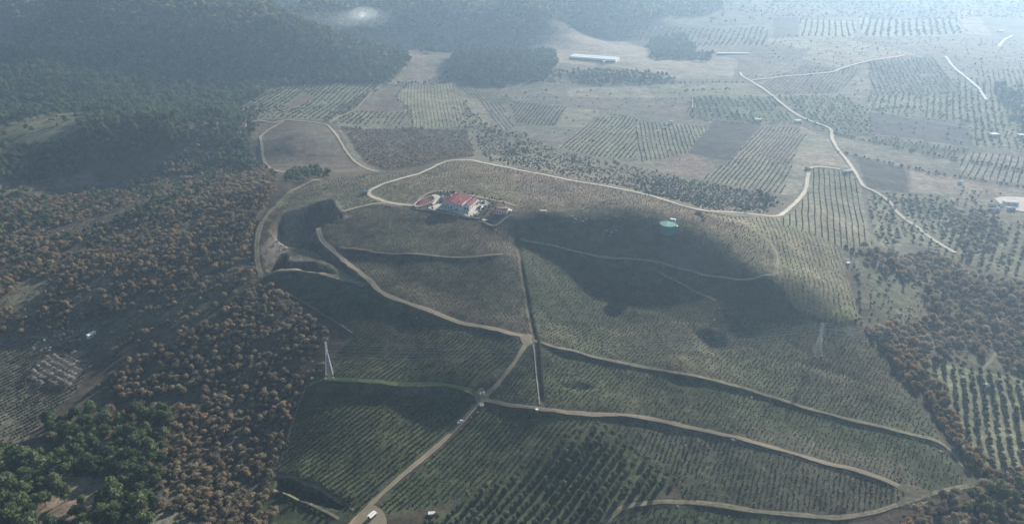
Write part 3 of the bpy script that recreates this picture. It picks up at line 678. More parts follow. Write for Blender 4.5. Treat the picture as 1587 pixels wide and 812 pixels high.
# patches of another colour inside a planted field keep the rows of that field
PATCH = {(.125,.11,.08): ('vine',[(1150,600),(1220,505)],2.6,2.1,.58,.35), (.12,.11,.082): ('vine',[(950,640),(1000,580)],2.6,2.1,.58,.35),
         (.088,.085,.060): ('vine',[(530,590),(640,500)],3.1,1.7,.75,.12), (.105,.115,.062): ('vine',[(620,780),(730,680)],3.1,1.8,.7,.2),
         (.15,.145,.085): ('vine',[(1250,450),(1230,370)],4.2,2.2,.65,.2)}
PATCH = {tuple(round(round(v*.88, 4)*w_, 4) for v, w_ in zip(k, (.90,.96,.88))): v_ for k, v_ in PATCH.items()}
for i, (p, c, pl) in enumerate(FIELDS):
    if not pl and tuple(round(v, 4) for v in c) in PATCH: rows(i, *PATCH[tuple(round(v, 4) for v in c)])
CLEARW = [to_world0(p_) for p_ in ([(62,775),(90,745),(135,738),(150,770),(125,800),(60,830)], [(205,805),(240,790),(290,792),(310,812),(320,850),(190,850)], [(135,745),(165,735),(180,765),(150,800)], [(0,195),(95,172),(142,178),(120,216),(40,222),(-90,225)], [(60,290),(150,262),(150,285),(60,310)], [(150,340),(235,300),(250,305),(170,350)], [(360,160),(420,150),(430,165),(370,175)])]
def wood(polypx, kinds, step, size, keep=1.0, noise=0.0, ns=30, streak=None):
    poly = to_world0(polypx); x0, y0 = poly.min(0); x1, y1 = poly.max(0)
    U, V = np.meshgrid(np.arange(x0, x1, step), np.arange(y0, y1, step))
    x = (U + (RNG.random(U.shape) - .5) * step * .95).ravel(); y = (V + (RNG.random(U.shape) - .5) * step * .95).ravel()
    m = in_poly(x, y, poly) & (RNG.random(len(x)) < keep); x, y = x[m], y[m]
    if noise > 0:
        m = fbm(x / ns, y / ns, 5 + len(polypx)) > noise * RNG.uniform(.85, 1.15, len(x)); x, y = x[m], y[m]
    if streak:
        a, b = to_world0(streak[0]); u = (b - a) / np.linalg.norm(b - a)
        m = fbm((x*u[0]+y*u[1]) / 90, (-x*u[1]+y*u[0]) / streak[1], 63, 2) > streak[2]; x, y = x[m], y[m]
    for cp_ in CLEARW:
        m = ~in_poly(x, y, cp_) | (RNG.random(len(x)) < .12); x, y = x[m], y[m]
    if len(x) == 0: return
    px, py, f = project(x, y, H(x, y))
    m = (px > -170) & (px < 1757) & (py > -70) & (py < 930); x, y = x[m], y[m]
    m = road_clear(x, y, 2.0); x, y = x[m], y[m]
    names = [k for k, w in kinds]; w = np.array([w for k, w in kinds], float); w /= w.sum()
    sel = RNG.random(len(x)) * .55 + fbm(x / 55, y / 55, 41) * .9 - .22
    cuts = np.cumsum(w)
    ki = np.clip(np.searchsorted(cuts, sel), 0, len(names) - 1)
    sc = size * (.6 + .75 * RNG.random(len(x)) ** 1.3)
    for j, n in enumerate(names): add_pts(n, x[ki == j], y[ki == j], sc[ki == j])
EX = -120; EY = 900
WOODS = [
 ([(150,510),(300,470),(400,428),(330,500),(250,560),(180,560)], [('greyoak',.7),('bush',.3)], 5, .7, .6, 0, 20, ([(160,505),(385,415)], 8, .5)),
 # near left brown wood
 ([(235,640),(150,600),(200,560),(330,495),(400,430),(437,452),(515,520),(498,590),(468,600),(428,722),(415,790),(430,EY),(250,EY),(240,760),(260,700)], [('oak',.42),('greyoak',.38),('bush',.2)], 3.7, .76, .92, .37, 22),
 ([(395,400),(405,430),(395,445),(350,440)], [('oak',1)], 5, .9, .7),
 # sunny rib running down to the left
 ([(430,295),(398,345),(385,395),(300,440),(150,500),(60,515),(EX,530),(EX,470),(0,450),(150,390),(300,330),(380,292)], [('oak',.48),('greyoak',.34),('bush',.14)], 4.0, .78, .95, .31, 24),
 ([(385,395),(400,425),(300,470),(160,508),(150,498),(300,438)], [('greyoak',.7),('bush',.3)], 4.6, .68, .9, 0, 18, ([(160,505),(385,415)], 7, .42)),
 # hollow behind it
 ([(EX,320),(160,300),(300,225),(380,235),(430,270),(425,292),(300,328),(150,388),(0,448),(EX,470)], [('greyoak',.4),('oak',.3),('pine',.25)], 4.5, .85, .96, .33, 30),
 # dark evergreen slope upper left
 ([(EX,135),(150,95),(200,150),(330,190),(380,190),(395,265),(310,225),(200,255),(140,265),(EX,290)], [('pine',1)], 6.4, 1.15, .97, .3, 40),
 ([(EX,110),(60,85),(170,70),(250,62),(400,60),(500,80),(600,105),(590,126),(430,134),(370,168),(390,200),(200,160),(100,130)], [('greyoak',.2),('pine',.8)], 7.0, 1.3, .98),
 ([(EX,290),(0,280),(150,262),(160,300),(EX,330)], [('pine',.5),('greyoak',.5)], 7.5, 1.0, .7),
 # far hills
 ([(240,25),(420,35),(560,38),(640,95),(605,127),(520,100),(400,85),(250,70)], [('pine',.75),('greyoak',.25)], 8.0, 1.35, .96),
 ([(EX,-90),(1130,-90),(1120,15),(1000,35),(930,48),(820,52),(650,48),(560,42),(420,50),(300,52),(200,58),(80,75),(EX,90)], [('greyoak',.55),('pine',.45)], 10.0, 1.8, .97, .2, 120),  # larger share of pale oaks stands in for haze brightening beyond the crest
 ([(200,50),(560,42),(600,80),(600,105),(500,80),(400,58),(250,60)], [('greyoak',.5),('pine',.5)], 11, 1.5, .6),
 ([(640,45),(940,48),(860,58),(800,80),(650,85)], [('pine',.7),('bush',.3)], 11, 1.5, .6, .4, 60),
 ([(700,90),(760,76),(860,80),(866,100),(850,125),(760,135),(690,125)], [('pine',1)], 7.0, 1.15, .96),
 ([(1008,62),(1060,55),(1078,72),(1075,92),(1010,90)], [('pine',1)], 7.5, 1.3, .95),
 ([(1070,82),(1105,84),(1100,95),(1070,95)], [('pine',1)], 8, 1.0, .8),
 ([(868,112),(960,108),(1050,122),(1048,128),(900,130)], [('pine',.8),('bush',.2)], 8, .95, .8),
 ([(800,112),(870,108),(870,128),(800,128)], [('bush',.8),('pine',.2)], 9, 1.3, .6),
 ([(1100,-90),(1760,-90),(1760,25),(1300,28),(1100,40)], [('olive',.5),('bush',.5)], 18, 1.7, .8, .35, 90),
 # brown coppice and scrub behind the hill
 ([(528,197),(640,199),(722,204),(735,225),(735,242),(650,258),(600,264),(570,252)], [('oak',.25),('greyoak',.75)], 5.2, .62, .85, .3, 20),
 ([(735,212),(800,205),(870,236),(990,260),(1080,280),(1200,302),(1215,318),(1180,330),(1090,325),(1000,298),(850,271),(760,253)], [('bush',.85),('pine',.15)], 5.0, .8, .8, .36, 22),
 ([(700,165),(790,205),(860,235),(800,240),(720,215)], [('bush',.7),('oak',.3)], 9, .9, .6),
 ([(980,270),(1085,278),(1200,304),(1200,322),(1100,320),(1000,300)], [('bush',1)], 4.4, .8, .9),
 ([(530,165),(560,150),(590,125),(597,130),(560,160),(515,190),(500,188)], [('greyoak',1)], 6, .8, .8),
 ([(450,262),(500,262),(515,275),(470,285),(440,283)], [('pine',1)], 6, .7, .7),
 ([(415,140),(400,150),(350,185),(385,225),(400,200)], [('pine',.5),('greyoak',.5)], 6.5, 1.0, .85),
 # right hand woods
 ([(1338,385),(1440,392),(1500,420),(1760,500),(1760,600),(1600,585),(1540,555),(1490,560),(1410,545),(1350,525),(1338,510),(1400,505),(1445,480),(1430,440),(1345,410)], [('greyoak',.62),('oak',.2),('bush',.18)], 5.8, 1.15, .9, .3, 30),
 ([(1338,505),(1372,530),(1420,552),(1460,600),(1500,690),(1545,725),(1515,735),(1468,675),(1430,615),(1390,570)], [('oak',.6),('greyoak',.4)], 4.6, 1.0, .95),
 ([(1335,EY),(1400,800),(1450,775),(1510,755),(1530,732),(1600,728),(1760,745),(1760,EY)], [('oak',.45),('greyoak',.4),('pine',.15)], 4.6, 1.0, .95),
 ([(1470,325),(1540,330),(1560,370),(1500,400),(1470,350)], [('greyoak',1)], 6.5, 1.0, .9),
 ([(1530,395),(1760,360),(1760,470),(1600,450)], [('greyoak',.6),('pine',.4)], 8, 1.2, .6, .4, 50),
 ([(1535,135),(1760,100),(1760,230),(1600,215)], [('pine',1)], 12, 1.5, .8, .4, 80),
 # foreground pines and the dark wood behind them
 ([(EX,705),(0,700),(110,712),(200,705),(245,740),(238,800),(225,EY),(EX,EY)], [('pine',1)], 5.8, 1.35, .93),
 ([(70,655),(160,635),(262,638),(262,700),(245,735),(150,705),(70,700)], [('pine',.62),('oak',.38)], 5.4, 1.15, .95),
 ([(240,790),(330,770),(430,780),(430,EY),(230,EY)], [('greyoak',.6),('bush',.4)], 5, .8, .8),
]
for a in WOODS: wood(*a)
UNDER = [([(235,640),(150,600),(200,560),(330,495),(400,430),(437,452),(515,520),(498,590),(468,600),(428,722),(415,790),(430,EY),(250,EY),(240,760),(260,700)], 4.2, .55),
 ([(430,295),(398,345),(385,395),(300,440),(150,500),(60,515),(EX,530),(EX,470),(0,450),(150,390),(300,330),(380,292)], 5, .5),
 ([(EX,320),(160,300),(300,225),(380,235),(430,270),(425,292),(300,328),(150,388),(0,448),(EX,470)], 6, .6),
 ([(1338,385),(1440,392),(1500,420),(1760,500),(1760,600),(1600,585),(1540,555),(1490,560),(1410,545),(1350,525)], 6, .6),
 ([(395,400),(437,452),(515,520),(500,590),(470,602),(430,722)], 4, .5)]
for p_, st_, sz_ in UNDER: wood(p_, [('bush', .6), ('greyoak', .4)], st_ * 1.2, sz_, .6, .4, 20)
# rows of small bare trees on the left that catch the light
# hedges and single lines of bushes
def hedge(pts, kind, step, size, spread=1.5):
    c = smooth_poly(to_world0(pts), step); n = len(c)
    x = c[:, 0] + RNG.normal(size=n) * spread; y = c[:, 1] + RNG.normal(size=n) * spread
    k = RNG.random(n) > .12; add_pts(kind, x[k], y[k], size * (.6 + .8 * RNG.random(n))[k])
HEDGES = [
 ([(1290,205),(1340,218),(1400,232),(1480,248),(1560,262),(1587,270)],'bush',5,1.3), ([(1300,236),(1400,258),(1480,273),(1587,292)],'bush',6,1.2),
 ([(1318,385),(1325,410),(1330,440),(1332,480),(1330,500)],'bush',3,.8), ([(1312,383),(1325,392)],'bush',2,1.2),
 ([(800,128),(900,129),(1000,129),(1150,127)],'bush',8,1.3), ([(790,153),(900,153),(1070,153)],'bush',12,.9), ([(1072,153),(1072,181),(1160,192),(1240,192)],'bush',8,.8),
 ([(630,128),(614,150),(632,168),(640,198)],'bush',7,1.0), ([(400,430),(440,450)],'bush',4,.8),
 ([(700,210),(735,180),(760,205)],'bush',7,1.1), ([(720,160),(730,180)],'oak',7,.9),([(700,190),(760,195)],'oak',9,.8),
 ([(470,605),(455,650),(440,700),(428,725)],'bush',3,.7), ([(430,728),(480,745),(530,772),(560,790)],'bush',2.2,.65), ([(428,742),(480,765),(540,790)],'bush',2.4,.6),([(425,765),(470,785),(520,808)],'bush',2.4,.7),
 ([(590,128),(690,127)],'pine',6,.8), ([(1060,142),(1130,140)],'bush',8,1.4), ([(1500,300),(1530,340)],'bush',8,1),
 ([(1085,333),(1090,340)],'bush',2,.7),([(1155,375),(1140,362),(1130,390)],'bush',6,.5),
 ([(420,115),(480,120),(560,122)],'greyoak',6,.8),([(410,150),(440,140)],'greyoak',5,.9),
 ([(1160,118),(1200,118),(1290,109)],'bush',14,1.0),([(1345,172),(1420,168),(1500,188)],'bush',12,1.3),
]
for hgd in HEDGES: hedge(*hgd)
wood([(1345,420),(1400,415),(1445,455),(1425,492),(1385,512),(1345,478)], [('bush',.7),('greyoak',.3)], 7, .8, .55)
wood([(1490,290),(1560,300),(1540,330),(1480,320)], [('bush',1)], 11, 1.0, .7)
wood([(860,100),(1140,130),(1060,250),(700,200)], [('bush',.7),('greyoak',.3)], 30, 1.0, .6)
wood([(1150,60),(1587,60),(1587,240),(1250,190)], [('bush',.6),('olive',.4)], 19, .95, .6)
wood([(0,195),(95,172),(142,178),(120,216),(40,222),(0,222)], [('bush',.5),('oak',.5)], 13, .8, .5)

GROUPS = {
 'oak': ('oak_tree','oak tree','russet oak trees of the woods'), 'greyoak': ('bare_oak_tree','oak tree','greyish half-bare oak trees of the woods'),
 'pine': ('pine_tree','pine tree','dark green pines'), 'olive': ('olive_tree','olive tree','olive trees in planted rows'),
 'greytree': ('bare_fruit_tree','fruit tree','pale bare fruit trees on the left terraces'), 'vine': ('grapevine','vine','vines in the vineyards'), 'bush': ('bush','bush','scrub bushes')}
def stand(kind, px, py):
    """which stand a plant belongs to, worded after what can be found beside it"""
    if kind in ('oak', 'greyoak'):
        if px > 1200 and py > 715: return 'bottom right corner wood'
        if px > 1200: return 'belt beside the striped orchard' if py > 500 else 'hazy wood under the valley orchards'
        if py > 690: return 'brown wood beside the corner pines'
        if py > 590: return 'brown wood beside the lower left vineyard'
        return 'dark wood left of the pylon' if py > 440 else 'sunny rib left of the quarry'
    if kind == 'pine':
        if px < 300 and py > 700: return 'green stand in the bottom left corner'
        return 'dark clump above the corner pines' if px < 300 and py > 600 else ('bottom right wood' if px > 1200 else 'wood behind the sunny rib')
    if kind == 'olive': return 'dense orchard at the bottom' if 500 < px < 1150 else ('striped orchard at the right edge' if px > 1200 else 'pale left terraces')
    if kind == 'greytree': return 'left terraces by the white shed'
    if kind == 'vine': return 'field right of the olive orchard' if px > 900 else ('vineyard right of the crossing track' if px > 640 else 'vineyard left of the crossing track')
    if px < 600: return 'wooded slope left of the quarry' if py < 600 else 'edge of the lower left vineyard'
    return 'scrub behind the hill' if px < 1250 else 'surrounds of the right hand woods'
LOOK = {'oak': ('russet oak', 'russet oaks'), 'greyoak': ('half-bare grey oak', 'half-bare grey oaks'), 'pine': ('green pine', 'green pines'), 'olive': ('olive tree', 'olive trees'), 'greytree': ('pale bare tree', 'pale bare trees'), 'vine': ('low vine', 'low vines'), 'bush': ('green bush', 'green bushes')}
def make_labels(kind, px, py, sc):
    st = [stand(kind, a, b) for a, b in zip(px, py)]; labs = [None] * len(st); q = np.quantile(sc, [.2, .4, .6, .8])
    for s_ in set(st):
        ii = [i for i in range(len(st)) if st[i] == s_]
        xs, ys = px[ii], py[ii]; rx = np.argsort(np.argsort(xs)) / max(len(ii), 1); ry = np.argsort(np.argsort(ys)) / max(len(ii), 1)
        for k, i in enumerate(ii):
            h_ = ['far left', 'left', 'middle', 'right', 'far right'][min(4, int(rx[k] * 5))]; v_ = ['top', 'upper', 'central', 'lower', 'bottom'][min(4, int(ry[k] * 5))]
            z_ = ['tiny', 'small', 'medium', 'large', 'huge'][int(np.searchsorted(q, sc[i]))]
            labs[i] = (f'{z_} {LOOK[kind][0]}, {v_} {h_} of the {s_}', f'{LOOK[kind][1]} of the {s_}')
    return labs

KEEPCLEAR = []   # world discs (x, y, r) kept free of plants
def clear_disc(px, py, r):
    w = to_world0([(px, py)])[0]; KEEPCLEAR.append((w[0], w[1], r))
for a in ((143,520,9),(510,585,6),(1267,548,6),(575,800,9),(1035,349,11),(713,312,26),(665,312,22),(690,318,22),(740,318,22),(770,326,20),(745,610,7),(575,298,7),(746,627,5),(922,92,62)): clear_disc(*a)
def scatter_group():
    g = bpy.data.node_groups.new('scatter', 'GeometryNodeTree')
    return g
def make_stuff(kind, arr, name, label, src_objs):
    x, y, s, r = arr.T; z = H(x, y)
    me_ = bpy.data.meshes.new(name); me_.vertices.add(len(x))
    me_.vertices.foreach_set('co', np.stack([x, y, z - .1], 1).astype(np.float32).ravel())
    a = me_.attributes.new('plant_scale', 'FLOAT', 'POINT'); a.data.foreach_set('value', s.astype(np.float32))
    a = me_.attributes.new('plant_turn', 'FLOAT', 'POINT'); a.data.foreach_set('value', r.astype(np.float32))
    a = me_.attributes.new('plant_pick', 'INT', 'POINT'); a.data.foreach_set('value', RNG.integers(0, len(src_objs), len(x)).astype(np.int32))
    o = bpy.data.objects.new(name, me_); C.objects.link(o); tag(o, label, kind='stuff')
    g = bpy.data.node_groups.new(name, 'GeometryNodeTree')
    g.interface.new_socket('Geometry', in_out='INPUT', socket_type='NodeSocketGeometry'); g.interface.new_socket('Geometry', in_out='OUTPUT', socket_type='NodeSocketGeometry')
    n = g.nodes; L = g.links; gi = n.new('NodeGroupInput'); go = n.new('NodeGroupOutput')
    ip = n.new('GeometryNodeInstanceOnPoints'); jn = n.new('GeometryNodeGeometryToInstance')
    for so in src_objs[::-1]:
        oi = n.new('GeometryNodeObjectInfo'); oi.inputs['Object'].default_value = so; oi.inputs['As Instance'].default_value = False; oi.transform_space = 'ORIGINAL'
        L.new(oi.outputs['Geometry'], jn.inputs[0])
    L.new(gi.outputs[0], ip.inputs['Points']); L.new(jn.outputs[0], ip.inputs['Instance']); ip.inputs['Pick Instance'].default_value = True
    def att(nm, dt):
        q_ = n.new('GeometryNodeInputNamedAttribute'); q_.data_type = dt; q_.inputs['Name'].default_value = nm; return q_.outputs['Attribute']
    L.new(att('plant_pick', 'INT'), ip.inputs['Instance Index'])
    cx_ = n.new('ShaderNodeCombineXYZ'); L.new(att('plant_turn', 'FLOAT'), cx_.inputs['Z'])
    er = n.new('FunctionNodeEulerToRotation'); L.new(cx_.outputs[0], er.inputs[0]); L.new(er.outputs[0], ip.inputs['Rotation'])
    sx_ = n.new('ShaderNodeCombineXYZ'); sa = att('plant_scale', 'FLOAT')
    rv = n.new('FunctionNodeRandomValue'); rv.data_type = 'FLOAT'; rv.inputs[2].default_value = .72; rv.inputs[3].default_value = 1.35
    ml = n.new('ShaderNodeMath'); ml.operation = 'MULTIPLY'; L.new(sa, ml.inputs[0]); L.new(rv.outputs[1], ml.inputs[1])
    rv2 = n.new('FunctionNodeRandomValue'); rv2.data_type = 'FLOAT'; rv2.inputs[2].default_value = .8; rv2.inputs[3].default_value = 1.2; rv2.inputs['Seed'].default_value = 3
    ml2 = n.new('ShaderNodeMath'); ml2.operation = 'MULTIPLY'; L.new(sa, ml2.inputs[0]); L.new(rv2.outputs[1], ml2.inputs[1])
    L.new(ml2.outputs[0], sx_.inputs[0]); L.new(sa, sx_.inputs[1]); L.new(ml.outputs[0], sx_.inputs[2])
    L.new(sx_.outputs[0], ip.inputs['Scale']); L.new(ip.outputs[0], go.inputs[0])
    md = o.modifiers.new('plants', 'NODES'); md.node_group = g
    return o
STUFF = {'oak': ('oak_wood', 'russet oak wood covering the slopes left and right of the vineyards'), 'greyoak': ('bare_oak_wood', 'grey-brown half-bare oak wood on the slopes'),
 'pine': ('pine_forest', 'dark green pine forest over the hazy far hills'), 'olive': ('olive_orchard', 'olive trees dotted over the valley orchards'),
 'greytree': ('fruit_orchard', 'pale bare fruit trees on the left terraces'), 'vine': ('vineyard_planting', 'rows of low vines over the hill and valley fields'), 'bush': ('scrub', 'green scrub and hedges behind the hill')}
NIND = {'oak': 300, 'greyoak': 300, 'pine': 300, 'olive': 300, 'greytree': 300, 'vine': 300, 'bush': 300}
for kind, L_ in PT.items():
    a = np.concatenate(L_)
    for kx, ky, kr in KEEPCLEAR: a = a[np.hypot(a[:, 0] - kx, a[:, 1] - ky) > kr]
    z = H(a[:, 0], a[:, 1]); px, py, f = project(a[:, 0], a[:, 1], z)
    vis = (px > -170) & (px < 1757) & (py > -70) & (py < 930); a, px, py, z, f = a[vis], px[vis], py[vis], z[vis], f[vis]
    inside = (px > 3) & (px < 1584) & (py > 3) & (py < 806)
    key = np.where(inside, a[:, 2] / np.hypot(np.hypot(a[:, 0], a[:, 1]), CAMZ - z), -1)
    order = np.argsort(-key); ni = min(NIND[kind], int(inside.sum()))
    ind, rest = order[:ni], order[ni:]
    nm, cat, grp = GROUPS[kind]; crowns = []
    pr = PROTO[kind]
    LB = make_labels(kind, px[ind], py[ind], a[ind, 2])
    for j, i in enumerate(ind):
        cm, tm = pr[j % len(pr)]
        lab, gp = LB[j]
        if tm:
            root = thing(nm, (a[i, 0], a[i, 1], z[i] - .1), lab, cat, a[i, 3], gp); root.scale = (a[i, 2] * random.uniform(.8, 1.2), a[i, 2], a[i, 2] * random.uniform(.72, 1.35))
            cr = bpy.data.objects.new('crown', cm); C.objects.link(cr); cr.parent = root
            tk = bpy.data.objects.new('trunk', tm); C.objects.link(tk); tk.parent = root
        else:
            cr = bpy.data.objects.new(nm, cm); C.objects.link(cr); cr.location = (a[i, 0], a[i, 1], z[i] - .05); cr.scale = (a[i, 2],) * 3; cr.rotation_euler = (0, 0, a[i, 3]); tag(cr, lab, cat, gp)
        if j < len(pr): crowns.append(cr)
    if len(rest): make_stuff(kind, a[rest], STUFF[kind][0], STUFF[kind][1], crowns)
    print(kind, len(ind), len(rest), round(time.time() - T0, 1))
# ------------------------------------------------------------------ built things
def zof(x, y): return float(H(np.array([x], float), np.array([y], float))[0])
def rot2(x, y, a): return (x * math.cos(a) - y * math.sin(a), x * math.sin(a) + y * math.cos(a))
M_white = noisy('white_render', (.55, .54, .51), (.68, .67, .64), .5)
M_cream = noisy('cream_paving', (.50, .45, .37), (.66, .60, .50), .4)
M_tile = noisy('red_roof_tiles', (.13, .027, .034), (.20, .048, .052), 1.2, rough=.7)
M_tile2 = noisy('orange_roof_tiles', (.30, .11, .075), (.40, .16, .11), 1.5, rough=.7)
M_glass = mat('window_glass', (.03, .04, .05), .15, spec=.6)
M_metal = mat('galvanised_steel', (.62, .63, .64), .45, .35)
M_plastic = mat('greenhouse_film', (.80, .79, .75), .8, spec=.1)
M_conc = noisy('concrete', (.42, .41, .38), (.56, .54, .50), .8)
M_stone = noisy('field_stone', (.26, .24, .21), (.46, .43, .38), 1.5)
M_rock = noisy('pale_rock', (.24, .22, .20), (.42, .40, .36), 1.2)
M_wood = noisy('weathered_wood', (.16, .12, .08), (.26, .20, .14), 3)
M_dark = mat('black_rubber', (.02, .02, .02), .8)
M_green = noisy('green_pool_cover', (.035, .22, .165), (.10, .36, .27), .35, rough=.5)
M_teal = noisy('teal_liner', (.04, .14, .16), (.06, .20, .21), .4, rough=.5)
M_redearth = noisy('red_earth', (.13, .05, .045), (.20, .08, .07), .8)
M_blue = mat('blue_sheet_roof', (.16, .26, .36), .5)
M_grey = noisy('grey_sheet_roof', (.35, .36, .37), (.48, .48, .48), .6)

from mathutils.geometry import delaunay_2d_cdt
def drape(ptspx, name, m, lift, step=2.5, smooth_edge=True, label=None, cat=None, kind='structure', refine=True):
    w = to_world0(ptspx)
    if smooth_edge: w = smooth_poly(np.vstack([w, w[:1]]), step)[:-1]
    x0, y0 = w.min(0); x1, y1 = w.max(0)
    U, V = np.meshgrid(np.arange(x0, x1, step), np.arange(y0, y1, step)); u, v = U.ravel(), V.ravel()
    d, _, _ = line_dist(u, v, np.vstack([w, w[:1]]), 1e5); k = in_poly(u, v, w) & (d > step * .5)
    pts = np.vstack([w, np.stack([u[k], v[k]], 1)]); n = len(w)
    r = delaunay_2d_cdt([Vector(p) for p in pts], [(i, (i + 1) % n) for i in range(n)], [list(range(n))], 1, 1e-5)
    P_ = np.array([tuple(p) for p in r[0]]); z = H(P_[:, 0], P_[:, 1]) + lift
    b = MB(); b.add(np.column_stack([P_, z]).tolist(), [tuple(f) for f in r[2]]); o = b.build(name, m)
    tag(o, label, cat, kind=kind); return o
def zz(l): return [(630 + x / 8.817, 280 + y / 8.817) for x, y in l]     # from the enlarged photograph of the winery
drape(zz([(785,472),(900,490),(985,400),(1010,345),(1110,330),(1120,305),(1060,285),(1000,300),(975,270),(935,300),(905,365),(850,410)]), 'paved_yard', M_cream, .32)
drape(zz([(262,372),(400,412),(450,370),(500,330),(470,320),(400,318),(440,262),(460,215),(400,192),(350,198),(385,245),(372,285),(330,320)]), 'paved_yard', M_cream, .32)
drape(zz([(505,330),(470,360),(440,400),(470,410),(780,470),(860,400),(600,330)]), 'paved_terrace', M_conc, .28)
drape(zz([(1035,520),(1115,530),(1110,548),(1035,540)]), 'paved_terrace', M_cream, .3)
drape([(545,812),(562,790),(575,782),(592,792),(600,812),(590,830),(545,830)], 'dirt_yard', RM['dirt'], .26)
drape([(738,613),(748,606),(758,616),(752,624),(742,628),(736,622)], 'dirt_junction', RM['dirt'], .27)
drape([(806,524),(820,519),(828,525),(824,534),(815,538),(808,532)], 'dirt_junction', RM['dirt'], .27)
drape([(1385,757),(1412,752),(1445,766),(1425,785),(1390,784)], 'dirt_junction', RM['mix'], .27)
drape([(1540,309),(1560,306),(1600,310),(1600,328),(1560,322)], 'paved_yard', M_cream, .5, step=4)
drape([(585,295),(600,310),(625,320),(612,322),(590,318),(576,308)], 'dirt_junction', RM['mix'], .25)

# ---- oval sunken court with white rim
w = to_world0(zz([(255,285)]))[0]; ovz = zof(w[0], w[1])
t_ = thing('oval_court', (w[0], w[1], ovz), 'long oval red-earth court with white rim at the left end of the winery', 'court', R(62))
m = MB(); L_, S_ = 15.0, 6.2
for r0, r1, z0, z1 in ((1.03, 1.0, .2, 1.1),):
    n = 40; vs = []
    for k, z in ((r0, -.6), (r0, z1), (r1 - .03, z1), (r1 - .03, -.6)):
        vs += [(L_ * k * math.cos(2*math.pi*i/n), S_ * k * math.sin(2*math.pi*i/n), z) for i in range(n)]
    m.add(vs, [(j*n+i, j*n+(i+1) % n, (j+1)*n+(i+1) % n, (j+1)*n+i) for j in range(3) for i in range(n)])
m.build('rim', M_white, t_)
m = MB(); m.lathe([(.01, .42), (.97, .42)], 40, mi=0, cap=False, sx=L_, sy=S_); m.build('court_floor', M_redearth, t_)

YAW = R(-20)
def windows(par, specs, frame_m=None):
    """specs: (x, y, z, width, height, facing 'f' front / 's' side)"""
    for x, y, z, w_, h_, fc in specs:
        b = MB(); d_ = (w_, .12, h_) if fc == 'f' else (.12, w_, h_)
        b.box((x, y, z), d_); o = b.build('window', M_glass, par)
        b = MB(); e = .09
        if fc == 'f':
            b.box((x, y - .02, z - .14), (w_ + .3, .2, .12)); b.box((x, y - .02, z + h_ + .02), (w_ + .3, .2, .1))
        else:
            b.box((x, y, z - .14), (.2, w_ + .3, .12)); b.box((x, y, z + h_ + .02), (.2, w_ + .3, .1))
        f_ = b.build('sill', M_white, o)
def gable_roof(x0, x1, y0, y1, ze, rise, along='y', ov=.5, th=.22, ridge_m=1):
    """two sloping slabs with thickness; along = direction of the ridge"""
    m = MB()
    def slab(pts):
        vs = [Vector(p) for p in pts] + [Vector(p) + Vector((0, 0, th)) for p in pts]
        m.add(vs, [(3, 2, 1, 0), (4, 5, 6, 7), (0, 1, 5, 4), (1, 2, 6, 5), (2, 3, 7, 6), (3, 0, 4, 7)], 0)
    if along == 'y':
        xm = (x0 + x1) / 2; k = rise / ((x1 - x0) / 2); o_ = ov * k
        slab([(x0 - ov, y0 - ov, ze - o_), (xm, y0 - ov, ze + rise), (xm, y1 + ov, ze + rise), (x0 - ov, y1 + ov, ze - o_)])
        slab([(xm, y0 - ov, ze + rise), (x1 + ov, y0 - ov, ze - o_), (x1 + ov, y1 + ov, ze - o_), (xm, y1 + ov, ze + rise)])
        m.box((xm, (y0 + y1) / 2, ze + rise + th - .04), (.5, y1 - y0 + 2 * ov, .16), mi=ridge_m)
    else:
        ym = (y0 + y1) / 2; k = rise / ((y1 - y0) / 2); o_ = ov * k
        slab([(x0 - ov, y0 - ov, ze - o_), (x1 + ov, y0 - ov, ze - o_), (x1 + ov, ym, ze + rise), (x0 - ov, ym, ze + rise)])
        slab([(x0 - ov, ym, ze + rise), (x1 + ov, ym, ze + rise), (x1 + ov, y1 + ov, ze - o_), (x0 - ov, y1 + ov, ze - o_)])
        m.box(((x0 + x1) / 2, ym, ze + rise + th - .04), (x1 - x0 + 2 * ov, .5, .16), mi=ridge_m)
    return m
def gable_walls(x0, x1, y0, y1, zb, ze, rise, along='y'):
    m = MB()
    if along == 'y':
        xm = (x0 + x1) / 2
        for y in (y0, y1):
            s = -1 if y == y0 else 1
            a = [(x0, y, zb), (x1, y, zb), (x1, y, ze), (xm, y, ze + rise - .03), (x0, y, ze)]; m.add(a, [tuple(range(5)) if s < 0 else tuple(range(5))[::-1]])
        m.add([(x0, y0, zb), (x0, y1, zb), (x0, y1, ze), (x0, y0, ze)], [(3, 2, 1, 0)]); m.add([(x1, y0, zb), (x1, y1, zb), (x1, y1, ze), (x1, y0, ze)], [(0, 1, 2, 3)])
    else:
        ym = (y0 + y1) / 2
        for x in (x0, x1):
            a = [(x, y0, zb), (x, y1, zb), (x, y1, ze), (x, ym, ze + rise - .03), (x, y0, ze)]; m.add(a, [tuple(range(5)) if x == x1 else tuple(range(5))[::-1]])
        m.add([(x0, y0, zb), (x1, y0, zb), (x1, y0, ze), (x0, y0, ze)], [(0, 1, 2, 3)]); m.add([(x0, y1, zb), (x1, y1, zb), (x1, y1, ze), (x0, y1, ze)], [(3, 2, 1, 0)])
    return m
